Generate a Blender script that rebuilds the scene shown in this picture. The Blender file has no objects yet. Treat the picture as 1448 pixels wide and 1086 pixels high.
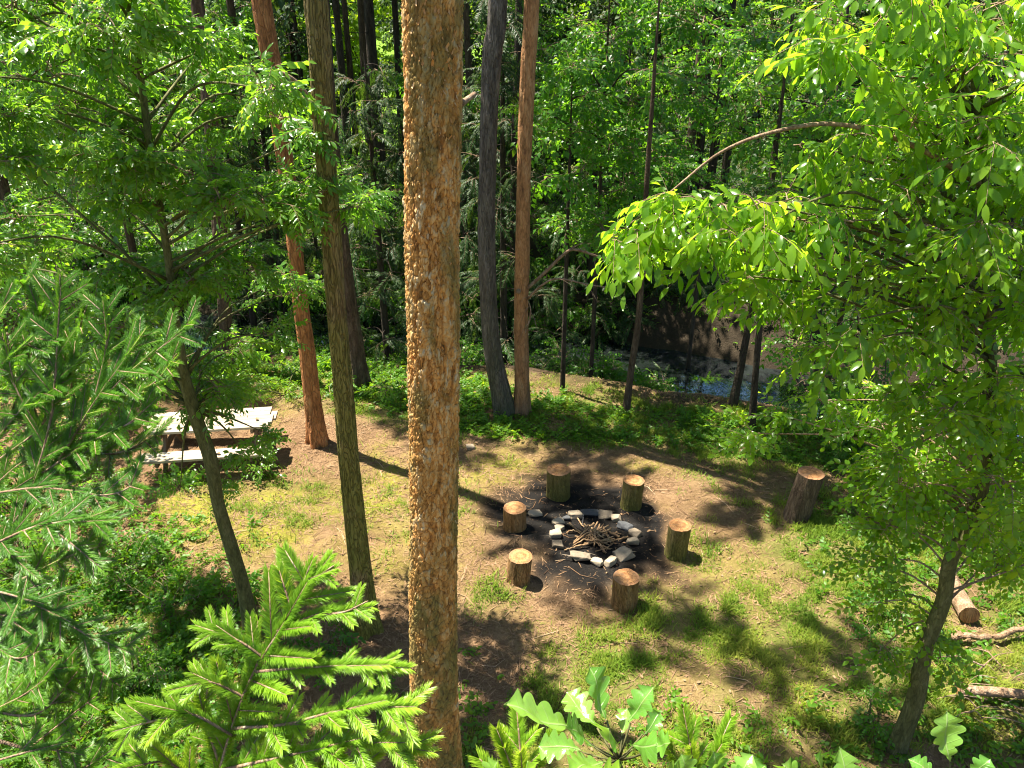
import bpy, bmesh, math, random
import numpy as np

rng = np.random.default_rng(11)
random.seed(11)
PI = math.pi
scene = bpy.context.scene
COL = scene.collection

# ------------------------------------------------------------------ camera model (photograph 1448 x 1086)
CAMZ, PITCH, FPX, PW, PH = 7.1, math.radians(26), 1094.0, 1448.0, 1086.0
CP, SP = math.cos(PITCH), math.sin(PITCH)

def ray(px, py):
    u = (px - PW / 2) / FPX
    v = (PH / 2 - py) / FPX
    return np.array([u, CP + SP * v, -SP + CP * v])

def ground(px, py, z=0.0):
    d = ray(px, py)
    return np.array([0, 0, CAMZ]) + d * ((z - CAMZ) / d[2])

def at(px, py, Y):
    d = ray(px, py)
    return np.array([0, 0, CAMZ]) + d * (Y / d[1])

def att(px, py, t):
    return np.array([0, 0, CAMZ]) + ray(px, py) * t

def sm(a, b, x):
    t = np.clip((x - a) / (b - a), 0, 1)
    return t * t * (3 - 2 * t)

def nrm(v):
    v = np.asarray(v, float)
    return v / (np.linalg.norm(v, axis=-1, keepdims=True) + 1e-9)

# ------------------------------------------------------------------ value noise
_LAT = np.random.default_rng(5).random((256, 256))
def vnoise(x, y, s=1.0, off=0.0):
    x = np.asarray(x, float) * s + off * 17.3 + 1000
    y = np.asarray(y, float) * s + off * 31.7 + 1000
    xi, yi = np.floor(x).astype(int), np.floor(y).astype(int)
    fx, fy = x - xi, y - yi
    fx, fy = fx * fx * (3 - 2 * fx), fy * fy * (3 - 2 * fy)
    a = _LAT[xi & 255, yi & 255]; b = _LAT[(xi + 1) & 255, yi & 255]
    c = _LAT[xi & 255, (yi + 1) & 255]; d = _LAT[(xi + 1) & 255, (yi + 1) & 255]
    return (a * (1 - fx) + b * fx) * (1 - fy) + (c * (1 - fx) + d * fx) * fy - 0.5

# ------------------------------------------------------------------ terrain
STX = np.array([-60, -12, -8, 0, 5, 10, 15, 60.0])
STY = np.array([25, 20.2, 19.3, 18.4, 16.5, 14.2, 12.6, 6.0])
def stream_d(x, y):
    return y - np.interp(x, STX, STY)

MB_ = ground(660, 628)
def H(x, y):
    x = np.asarray(x, float); y = np.asarray(y, float)
    z = 0.16 * vnoise(x, y, 0.45) + 0.07 * vnoise(x, y, 1.3, 1) + 0.035 * vnoise(x, y, 4, 2) + 0.02 * vnoise(x, y, 9, 3)
    d = stream_d(x, y)
    ad = np.abs(d)
    z = z - 1.5 * sm(3.1, 0.9, ad + 0.5 * vnoise(x, y, 0.9, 4))
    z = z + 0.7 * sm(2.5, 10, d)
    z = z + 0.42 * np.exp(-(((x + 7.1) / 1.3) ** 2 + ((y - 12.9) / 0.7) ** 2))
    z = z + 0.14 * np.exp(-(((x - MB_[0]) / .22) ** 2 + ((y - MB_[1]) / .2) ** 2))
    far = sm(60, 200, y)
    z = z + far * 4.0
    return z
WATER_Z = -1.0

def on_ground(px, py):
    p = ground(px, py, 0)
    for _ in range(6):
        p = ground(px, py, float(H(p[0], p[1])))
    return p

ASHC = ground(826, 738)[:2]
def m_ash(x, y):
    r = np.hypot((x - ASHC[0]) / 1.0, (y - ASHC[1]) / 1.03)
    return sm(1.78, 1.12, r + 0.8 * vnoise(x, y, 1.1, 7) + 0.5 * vnoise(x, y, 4.0, 8))

def blob(x, y, px, py, rx, ry):
    c = ground(px, py)
    return np.exp(-(((x - c[0]) / rx) ** 2 + ((y - c[1]) / ry) ** 2))

def m_grass(x, y):
    n = vnoise(x, y, 0.8, 11) + 0.6 * vnoise(x, y, 2.3, 12)
    g = 0.72 * sm(7.6, 6.4, y - 0.25 * x) * sm(-1.5, 0.2, x)
    g = g + 0.75 * blob(x, y, 1080, 900, 0.9, 0.7) + 0.6 * blob(x, y, 1010, 700, 0.5, .5) + .7 * blob(x, y, 1230, 800, 1.2, 1.0)
    d = stream_d(x, y)
    edge = np.interp(x, [-8, -4.5, -2.5, -1, 1, 3, 5, 8], [14.6, 13.7, 12.9, 12.1, 11.9, 11.7, 11.2, 9.5])
    g = g + 1.1 * sm(edge - 0.3, edge + 0.5, y) * sm(-3.0, -4.0, d)
    g = g + 0.8 * sm(-2.6, -4.2, x) * sm(9.2, 7.0, y)
    g = g + 0.9 * sm(3.2, 4.8, x) * sm(5.2, 6.5, y) * sm(12, 9.5, y)
    g = g + .3 * sm(.0, .35, vnoise(x, y, .9, 14)) * sm(12.5, 11, y) + .35 * blob(x, y, 420, 720, 1.6, .8) + .3 * blob(x, y, 700, 650, .6, .3)
    g = g * (0.75 + 1.3 * n) - 0.9 * m_ash(x, y)
    g = g - 0.8 * blob(x, y, 700, 950, .35, .4)
    return np.clip(g, 0, 1)

def m_moss(x, y):
    n = vnoise(x, y, 1.2, 21) + 0.6 * vnoise(x, y, 3.1, 22)
    m = blob(x, y, 685, 665, .55, .45) + blob(x, y, 545, 700, .6, .9) + 1.0 * blob(x, y, 400, 740, 1.4, .8) + .7 * blob(x, y, 560, 640, .6, .5) \
        + .8 * blob(x, y, 280, 715, 1.0, .5) + .45 * blob(x, y, 920, 660, .5, .3) + .6 * blob(x, y, 620, 780, .8, .9) + .5 * blob(x, y, 860, 900, 1.0, .5) + .5 * blob(x, y, 1060, 860, .8, .8) + .5 * blob(x, y, 1010, 780, .6, .6)
    m = m + .28 * sm(.05, .4, vnoise(x, y, .6, 23) + .3 * vnoise(x, y, 2, 24))
    return np.clip(m * (0.9 + 1.6 * n), 0, 1) * (1 - m_ash(x, y))

# ------------------------------------------------------------------ materials
MATS = {}
def new_mat(name):
    m = bpy.data.materials.new(name); m.use_nodes = True
    nt = m.node_tree
    for n in list(nt.nodes): nt.nodes.remove(n)
    out = nt.nodes.new('ShaderNodeOutputMaterial')
    MATS[name] = m
    return m, nt, out

class G:
    """tiny node helper"""
    def __init__(s, nt): s.nt = nt
    def n(s, t, **kw):
        nd = s.nt.nodes.new(t)
        for k, v in kw.items(): setattr(nd, k, v)
        return nd
    def l(s, a, b): s.nt.links.new(a, b)
    def ramp(s, fac, stops):
        r = s.n('ShaderNodeValToRGB')
        e = r.color_ramp.elements
        while len(e) < len(stops): e.new(0.5)
        for el, (p, c) in zip(e, stops):
            el.position = p
            el.color = (*c, 1) if len(c) == 3 else c
        s.l(fac, r.inputs[0]); return r.outputs[0]
    def noise(s, vec, scale, detail=4, rough=.55, dist=0.0):
        t = s.n('ShaderNodeTexNoise'); t.inputs['Scale'].default_value = scale
        t.inputs['Detail'].default_value = detail; t.inputs['Roughness'].default_value = rough
        t.inputs['Distortion'].default_value = dist
        if vec is not None: s.l(vec, t.inputs['Vector'])
        return t.outputs['Fac']
    def coord(s, kind='Object', scale=(1, 1, 1)):
        c = s.n('ShaderNodeTexCoord'); mp = s.n('ShaderNodeMapping')
        mp.inputs['Scale'].default_value = scale
        s.l(c.outputs[kind], mp.inputs['Vector']); return mp.outputs[0]
    def attr(s, name):
        a = s.n('ShaderNodeAttribute'); a.attribute_name = name; return a.outputs['Fac']
    def mix(s, fac, a, b, mode='MIX'):
        m = s.n('ShaderNodeMix', data_type='RGBA', blend_type=mode)
        for sock, v in ((m.inputs['Factor'], fac), (m.inputs['A'], a), (m.inputs['B'], b)):
            if hasattr(v, 'is_linked') or hasattr(v, 'links'): s.l(v, sock)
            elif isinstance(v, (int, float)): sock.default_value = v
            else: sock.default_value = (*v, 1)
        return m.outputs['Result']
    def math(s, op, a, b=0.5):
        m = s.n('ShaderNodeMath', operation=op)
        for i, v in enumerate((a, b)):
            if isinstance(v, (int, float)): m.inputs[i].default_value = v
            else: s.l(v, m.inputs[i])
        return m.outputs[0]
    def bump(s, h, strength=.5, dist=.02, prev=None):
        b = s.n('ShaderNodeBump'); b.inputs['Strength'].default_value = strength; b.inputs['Distance'].default_value = dist
        s.l(h, b.inputs['Height'])
        if prev is not None: s.l(prev, b.inputs['Normal'])
        return b.outputs[0]
    def bsdf(s, col, rough=.7, spec=.3, normal=None, **kw):
        b = s.n('ShaderNodeBsdfPrincipled')
        if isinstance(col, tuple): b.inputs['Base Color'].default_value = (*col, 1)
        else: s.l(col, b.inputs['Base Color'])
        if isinstance(rough, (int, float)): b.inputs['Roughness'].default_value = rough
        else: s.l(rough, b.inputs['Roughness'])
        b.inputs['Specular IOR Level'].default_value = spec
        if normal is not None: s.l(normal, b.inputs['Normal'])
        for k, v in kw.items(): b.inputs[k.replace('_', ' ')].default_value = v
        return b

def leaf_mat(name, stops, tstops, trans=.45, rough=.42, spec=.5):
    m, nt, out = new_mat(name); g = G(nt)
    r = g.attr('rnd')
    n = g.noise(g.coord('Object'), 1.1, 2)
    f = g.math('ADD', g.math('MULTIPLY', r, .75), g.math('MULTIPLY', g.math('SUBTRACT', n, .3), .55))
    c = g.ramp(f, stops); t = g.ramp(f, tstops)
    b = g.bsdf(c, rough, spec)
    tr = g.n('ShaderNodeBsdfTranslucent'); g.l(t, tr.inputs['Color'])
    mx = g.n('ShaderNodeMixShader'); mx.inputs[0].default_value = trans
    g.l(b.outputs[0], mx.inputs[1]); g.l(tr.outputs[0], mx.inputs[2]); g.l(mx.outputs[0], out.inputs[0])
    return m

leaf_mat('leaf_rowan', [(0, (.03, .095, .014)), (.5, (.07, .17, .018)), (1, (.15, .26, .028))],
         [(0, (.11, .32, .014)), (.5, (.26, .54, .02)), (1, (.48, .7, .035))], .5, .28, .45)
leaf_mat('leaf_cherry', [(0, (.04, .11, .01)), (.5, (.09, .2, .013)), (1, (.19, .31, .02))],
         [(0, (.16, .42, .012)), (.5, (.38, .66, .02)), (1, (.68, .86, .05))], .58, .25, .45)
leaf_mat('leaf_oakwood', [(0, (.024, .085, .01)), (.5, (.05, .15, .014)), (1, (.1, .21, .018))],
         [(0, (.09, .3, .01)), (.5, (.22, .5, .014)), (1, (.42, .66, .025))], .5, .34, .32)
leaf_mat('leaf_far', [(0, (.035, .085, .008)), (.5, (.07, .14, .01)), (1, (.13, .2, .014))],
         [(0, (.14, .3, .008)), (.5, (.32, .5, .012)), (1, (.5, .6, .02))], .5, .5, .25)
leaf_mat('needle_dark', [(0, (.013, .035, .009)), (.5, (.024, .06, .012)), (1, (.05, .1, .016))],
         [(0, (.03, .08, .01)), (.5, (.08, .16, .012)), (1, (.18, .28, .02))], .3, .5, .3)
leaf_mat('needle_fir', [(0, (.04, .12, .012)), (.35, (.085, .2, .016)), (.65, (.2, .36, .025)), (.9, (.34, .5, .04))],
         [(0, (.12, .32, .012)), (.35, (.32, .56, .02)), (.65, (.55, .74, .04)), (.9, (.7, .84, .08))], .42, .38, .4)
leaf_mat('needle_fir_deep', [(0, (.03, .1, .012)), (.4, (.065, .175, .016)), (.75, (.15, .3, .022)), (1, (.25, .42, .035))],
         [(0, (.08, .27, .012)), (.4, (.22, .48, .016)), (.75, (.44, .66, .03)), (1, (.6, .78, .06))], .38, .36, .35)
leaf_mat('leaf_oak_fresh', [(0, (.06, .2, .03)), (.5, (.12, .29, .035)), (1, (.22, .4, .06))],
         [(0, (.2, .46, .03)), (.5, (.34, .62, .04)), (1, (.56, .76, .1))], .42, .22, .8)
leaf_mat('leaf_herb', [(0, (.03, .1, .009)), (.5, (.075, .19, .012)), (1, (.15, .27, .018))],
         [(0, (.12, .32, .01)), (.5, (.28, .5, .012)), (1, (.48, .64, .02))], .47, .45, .3)
leaf_mat('grass_blade', [(0, (.05, .11, .01)), (.35, (.12, .2, .018)), (.65, (.27, .29, .04)), (1, (.46, .38, .12))],
         [(0, (.12, .26, .012)), (.4, (.26, .4, .025)), (.7, (.45, .46, .06)), (1, (.5, .42, .12))], .38, .6, .2)

def oak_veins():
    m = MATS['leaf_oak_fresh']; nt = m.node_tree; g = G(nt)
    b = [n for n in nt.nodes if n.type == 'BSDF_PRINCIPLED'][0]; tr = [n for n in nt.nodes if n.type == 'BSDF_TRANSLUCENT'][0]
    lu, lv = g.attr('lu'), g.math('ABSOLUTE', g.attr('lv'), 0)
    ph = g.math('SUBTRACT', g.math('MULTIPLY', lu, 9.0), g.math('MULTIPLY', lv, 7.5))
    fr = g.math('ABSOLUTE', g.math('SUBTRACT', g.math('FRACT', ph, 0), .5), 0)
    side = g.ramp(fr, [(0, (1, 1, 1)), (.07, (0, 0, 0))]); mid = g.ramp(lv, [(.006, (1, 1, 1)), (.016, (0, 0, 0))])
    v = g.math('MAXIMUM', g.math('MULTIPLY', side, .55), mid)
    spots = g.ramp(g.noise(g.coord('Object'), 45, 4, .6), [(.62, (0, 0, 0)), (.72, (1, 1, 1))])
    for node, sock, vein in ((b, 'Base Color', (.3, .42, .14)), (tr, 'Color', (.35, .5, .1))):
        src = node.inputs[sock].links[0].from_socket
        c = g.mix(v, src, vein); c = g.mix(g.math('MULTIPLY', spots, .35), c, (.2, .2, .04)); g.l(c, node.inputs[sock])
    fine = g.noise(g.coord('Object'), 160, 3, .6)
    g.l(g.bump(g.math('SUBTRACT', g.math('MULTIPLY', fine, .5), v), .5, .002), b.inputs['Normal'])
oak_veins()

def bark(name, stops, scale=9.0, zs=.22, strength=.8, dist=.03, moss=None, mossz=(0, 4), vscale=None):
    m, nt, out = new_mat(name); g = G(nt)
    v = g.coord('Object', (1, 1, zs))
    n1 = g.noise(v, scale, 6, .62, .4)
    n2 = g.noise(v, scale * 4.3, 4, .6, .2)
    f = g.math('ADD', g.math('MULTIPLY', n1, .65), g.math('MULTIPLY', n2, .35))
    f = g.math('ADD', g.math('MULTIPLY', g.math('SUBTRACT', f, .5), 2.1), .5)
    c = g.ramp(f, stops)
    if moss:
        sx = g.n('ShaderNodeSeparateXYZ'); tc = g.n('ShaderNodeTexCoord'); g.l(tc.outputs['Object'], sx.inputs[0])
        mr = g.n('ShaderNodeMapRange'); mr.inputs['From Min'].default_value = mossz[1]; mr.inputs['From Max'].default_value = mossz[0]
        g.l(sx.outputs['Z'], mr.inputs['Value'])
        nm = g.noise(g.coord('Object', (1, 1, .5)), 3.0, 4)
        k = g.math('MULTIPLY', mr.outputs[0], g.ramp(nm, [(.28, (0, 0, 0)), (.5, (1, 1, 1))]))
        c = g.mix(k, c, moss)
    vo = g.n('ShaderNodeTexVoronoi', feature='DISTANCE_TO_EDGE'); vo.inputs['Scale'].default_value = vscale or scale * 1.6
    vw = g.n('ShaderNodeVectorMath', operation='ADD'); g.l(v, vw.inputs[0])
    nc = g.n('ShaderNodeTexNoise'); nc.inputs['Scale'].default_value = scale; g.l(v, nc.inputs['Vector'])
    sc = g.n('ShaderNodeVectorMath', operation='SCALE'); sc.inputs['Scale'].default_value = .3; g.l(nc.outputs['Color'], sc.inputs[0])
    g.l(sc.outputs[0], vw.inputs[1]); g.l(vw.outputs[0], vo.inputs['Vector'])
    crack = g.ramp(vo.outputs['Distance'], [(0, (0, 0, 0)), (.12, (1, 1, 1))])
    c = g.mix(.32, c, crack, 'MULTIPLY')
    h = g.math('ADD', g.math('MULTIPLY', crack, .5), f)
    b = g.bsdf(c, .85, .2, g.bump(h, strength, dist))
    g.l(b.outputs[0], out.inputs[0]); return m

bark('bark_orange', [(.1, (.1, .045, .02)), (.45, (.34, .14, .05)), (.7, (.46, .21, .08)), (.95, (.42, .3, .2))], 8, .25)
bark('bark_mossy', [(.1, (.07, .05, .024)), (.5, (.26, .17, .08)), (.9, (.4, .3, .17))], 11, .2, 1.0, .04, (.2, .2, .035), (-1, 13))
bark('bark_grey', [(.1, (.045, .038, .032)), (.5, (.14, .12, .1)), (.9, (.26, .225, .19))], 12, .16, .9, .03, (.09, .1, .05), (-1, 3))
bark('bark_red', [(.1, (.11, .055, .03)), (.5, (.38, .19, .08)), (.9, (.5, .31, .16))], 9, .3, .5, .02, (.13, .09, .06), (-1, 2.5))
bark('bark_brown', [(.1, (.035, .024, .016)), (.5, (.11, .075, .048)), (.9, (.2, .15, .1))], 12, .2)
bark('bark_green', [(.1, (.035, .035, .014)), (.5, (.1, .1, .035)), (.9, (.18, .17, .08))], 10, .3, .5, .015)
bark('bark_dark', [(.1, (.02, .016, .011)), (.5, (.055, .042, .03)), (.9, (.1, .08, .06))], 10, .2)
bark('bark_stump', [(.1, (.07, .04, .014)), (.5, (.3, .165, .06)), (.9, (.46, .3, .14))], 16, .16, 1.0, .03)
bark('bark_stump_moss', [(.1, (.05, .036, .014)), (.5, (.23, .155, .055)), (.9, (.36, .27, .12))], 16, .16, 1.0, .03, (.14, .15, .03), (-.2, .9))
bark('twig_wood', [(.1, (.1, .06, .035)), (.5, (.24, .16, .1)), (.9, (.42, .33, .24))], 14, .4, .4, .01)
bark('stick_wood', [(.1, (.1, .055, .028)), (.5, (.28, .175, .09)), (.9, (.46, .34, .21))], 14, 1, .4, .01)
bark('log_wood', [(.1, (.1, .06, .035)), (.5, (.27, .17, .1)), (.9, (.44, .32, .22))], 9, 1, .7, .02)

def central_bark():
    m, nt, out = new_mat('bark_flaky'); g = G(nt)
    cell = g.attr('cell'); edge = g.attr('edge'); mossa = g.attr('moss')
    v = g.coord('Object', (1, 1, .45))
    n = g.noise(v, 26, 6, .65, .6)
    n3 = g.noise(v, 5, 3)
    f = g.math('ADD', g.math('MULTIPLY', cell, .55), g.math('MULTIPLY', g.math('ADD', g.math('MULTIPLY', g.math('SUBTRACT', n, .5), 1.5), .5), .48))
    c = g.ramp(f, [(.18, (.09, .038, .012)), (.36, (.35, .155, .038)), (.52, (.56, .275, .075)), (.66, (.6, .37, .15)), (.78, (.52, .43, .28)), (.92, (.3, .28, .2))])
    k = g.math('MULTIPLY', mossa, g.ramp(n3, [(.36, (0, 0, 0)), (.58, (1, 1, 1))]))
    c = g.mix(k, c, g.ramp(n, [(.3, (.09, .075, .02)), (.7, (.25, .2, .06))]))
    c = g.mix(g.ramp(edge, [(0.35, (0, 0, 0)), (1.0, (.8, .8, .8))]), c, (.055, .028, .014))
    b = g.bsdf(c, .82, .25, g.bump(n, .8, .012))
    g.l(b.outputs[0], out.inputs[0])
central_bark()

def flake_mat():
    m, nt, out = new_mat('bark_flake'); g = G(nt)
    r = g.attr('rnd')
    c = g.ramp(r, [(0, (.32, .14, .04)), (.45, (.46, .235, .08)), (.75, (.46, .33, .18)), (1, (.42, .37, .29))])
    b = g.bsdf(c, .8, .2); g.l(b.outputs[0], out.inputs[0])
flake_mat()

def ground_mat():
    m, nt, out = new_mat('forest_floor'); g = G(nt)
    v = g.coord('Object')
    n1 = g.noise(v, 1.7, 5, .6); n2 = g.noise(v, 14, 6, .7, 1.2); n3 = g.noise(v, 60, 4, .7, .8)
    f = g.math('ADD', g.math('MULTIPLY', n1, .35), g.math('ADD', g.math('MULTIPLY', n2, .4), g.math('MULTIPLY', n3, .35)))
    f = g.math('ADD', g.math('MULTIPLY', g.math('SUBTRACT', f, .55), 2.0), .5)
    tan = g.ramp(f, [(.1, (.065, .038, .019)), (.45, (.18, .108, .055)), (.7, (.29, .186, .1)), (.95, (.41, .29, .17))])
    mossc = g.ramp(f, [(.1, (.08, .075, .01)), (.5, (.225, .205, .03)), (.9, (.36, .32, .06))])
    grassc = g.ramp(f, [(.1, (.05, .055, .015)), (.5, (.13, .14, .03)), (.9, (.24, .22, .07))])
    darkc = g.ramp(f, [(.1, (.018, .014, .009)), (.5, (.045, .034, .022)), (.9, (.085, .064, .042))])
    ashc = g.ramp(f, [(.1, (.006, .0052, .0046)), (.6, (.016, .0142, .0125)), (.88, (.05, .045, .04)), (1, (.12, .11, .1))])
    meadow = g.ramp(n1, [(.3, (.08, .17, .012)), (.7, (.15, .25, .02))])
    c = g.mix(g.attr('moss'), tan, mossc)
    c = g.mix(g.attr('grass'), c, grassc)
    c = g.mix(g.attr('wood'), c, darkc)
    ashc = g.mix(g.ramp(n1, [(.55, (0, 0, 0)), (.75, (.3, .3, .3))]), ashc, g.ramp(f, [(.2, (.025, .022, .019)), (.8, (.12, .105, .09))]))
    c = g.mix(g.attr('ash'), c, ashc)
    c = g.mix(g.attr('meadow'), c, meadow)
    nb = g.bump(g.math('ADD', n2, g.math('MULTIPLY', n3, .6)), .9, .05)
    b = g.bsdf(c, .92, .12, nb); g.l(b.outputs[0], out.inputs[0])
ground_mat()

def water_mat():
    m, nt, out = new_mat('stream_water'); g = G(nt)
    v = g.coord('Object', (1, .55, 1))
    n = g.noise(v, 3.2, 3, .5, .6); n2 = g.noise(v, 11, 2, .5)
    b = g.bsdf((.012, .016, .014), .03, .9, g.bump(g.math('ADD', n, g.math('MULTIPLY', n2, .25)), .12, .05), IOR=2.8)
    b.inputs['Specular Tint'].default_value = (.6, .78, 1, 1)  # blue of the reflected sky tinted into the water's specular colour
    g.l(b.outputs[0], out.inputs[0])
water_mat()

def rnd_mat(name, stops, rough=.85, spec=.2, nscale=20):
    m, nt, out = new_mat(name); g = G(nt)
    n = g.noise(g.coord('Object'), nscale, 5, .65)
    f = g.math('ADD', g.math('MULTIPLY', g.attr('rnd'), .6), g.math('MULTIPLY', n, .45))
    c = g.ramp(f, stops)
    b = g.bsdf(c, rough, spec, g.bump(n, .5, .01)); g.l(b.outputs[0], out.inputs[0])
def grain_mat(name, stops, rough, spec, nscale):
    m, nt, out = new_mat(name); g = G(nt)
    v = g.coord('Object', (1.1, 16, 16))
    n = g.noise(v, 3.2, 5, .65, .4); n2 = g.noise(g.coord('Object', (3, 9, 3)), 2.2, 3, .6)
    f = g.math('ADD', g.math('MULTIPLY', g.attr('rnd'), .3), g.math('MULTIPLY', n, .75))
    c = g.ramp(f, stops)
    c = g.mix(g.ramp(n2, [(.6, (0, 0, 0)), (.74, (.7, .7, .7))]), c, (.16, .11, .07))
    b = g.bsdf(c, rough, spec, g.bump(n, .6, .006)); g.l(b.outputs[0], out.inputs[0])
rnd_mat('litter', [(.15, (.04, .022, .013)), (.4, (.14, .08, .042)), (.65, (.28, .175, .095)), (.9, (.5, .37, .23))])
rnd_mat('stone', [(.15, (.05, .04, .028)), (.4, (.17, .135, .095)), (.65, (.29, .235, .165)), (.95, (.38, .32, .23))], .85, .25, 18)
rnd_mat('stone_sooty', [(.15, (.012, .013, .015)), (.5, (.06, .062, .065)), (.7, (.15, .15, .145)), (.95, (.3, .29, .26))], .8, .3, 14)
grain_mat('table_wood', [(.22, (.11, .08, .05)), (.42, (.28, .225, .155)), (.62, (.4, .34, .25)), (.95, (.5, .44, .34))], .75, .3, 9)
rnd_mat('table_frame', [(.15, (.06, .04, .025)), (.5, (.16, .11, .07)), (.9, (.26, .19, .13))], .85, .2, 12)
rnd_mat('dead_leaf', [(.15, (.12, .07, .03)), (.5, (.28, .18, .09)), (.9, (.42, .3, .18))], .7, .3, 20)

def cut_mat():
    m, nt, out = new_mat('cut_wood'); g = G(nt)
    tc = g.n('ShaderNodeTexCoord')
    sx = g.n('ShaderNodeSeparateXYZ'); g.l(tc.outputs['Object'], sx.inputs[0])
    nn = g.noise(tc.outputs['Object'], 7, 3)
    x2 = g.math('MULTIPLY', sx.outputs['X'], sx.outputs['X']); y2 = g.math('MULTIPLY', sx.outputs['Y'], sx.outputs['Y'])
    r = g.math('SQRT', g.math('ADD', x2, y2))
    rr = g.math('ADD', r, g.math('MULTIPLY', g.math('SUBTRACT', nn, .5), .05))
    ring = g.math('SINE', g.math('MULTIPLY', rr, 330.0))
    big = g.math('SINE', g.math('MULTIPLY', rr, 75.0))
    fine = g.noise(tc.outputs['Object'], 60, 4, .7)
    f = g.math('ADD', g.math('MULTIPLY', ring, .1), g.math('ADD', g.math('MULTIPLY', big, .13), fine))
    c = g.ramp(f, [(.2, (.15, .064, .022)), (.5, (.33, .155, .056)), (.8, (.44, .24, .095))])
    c = g.mix(g.ramp(rr, [(.13, (0, 0, 0)), (.165, (1, 1, 1))]), c, (.3, .15, .07))
    an = g.math('ARCTAN2', sx.outputs['Y'], sx.outputs['X'])
    oi = g.n('ShaderNodeObjectInfo')
    cv = g.n('ShaderNodeCombineXYZ'); g.l(g.math('MULTIPLY', an, 1.6), cv.inputs[0]); g.l(g.math('MULTIPLY', r, 3.0), cv.inputs[1]); g.l(g.math('MULTIPLY', oi.outputs['Random'], 30.0), cv.inputs[2])
    ck = g.noise(cv.outputs[0], 2.2, 2, .5); ck = g.math('ABSOLUTE', g.math('SUBTRACT', ck, .5), 0)
    crk = g.ramp(ck, [(.006, (1, 1, 1)), (.02, (0, 0, 0))])
    c = g.mix(g.math('MULTIPLY', crk, .8), c, (.07, .035, .015))
    st = g.noise(cv.outputs[0], .9, 3, .6)
    c = g.mix(g.ramp(st, [(.45, (0, 0, 0)), (.7, (.65, .65, .65))]), c, (.2, .13, .075))
    b = g.bsdf(c, .75, .2, g.bump(g.math('SUBTRACT', f, crk), .5, .006)); g.l(b.outputs[0], out.inputs[0])
cut_mat()

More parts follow.
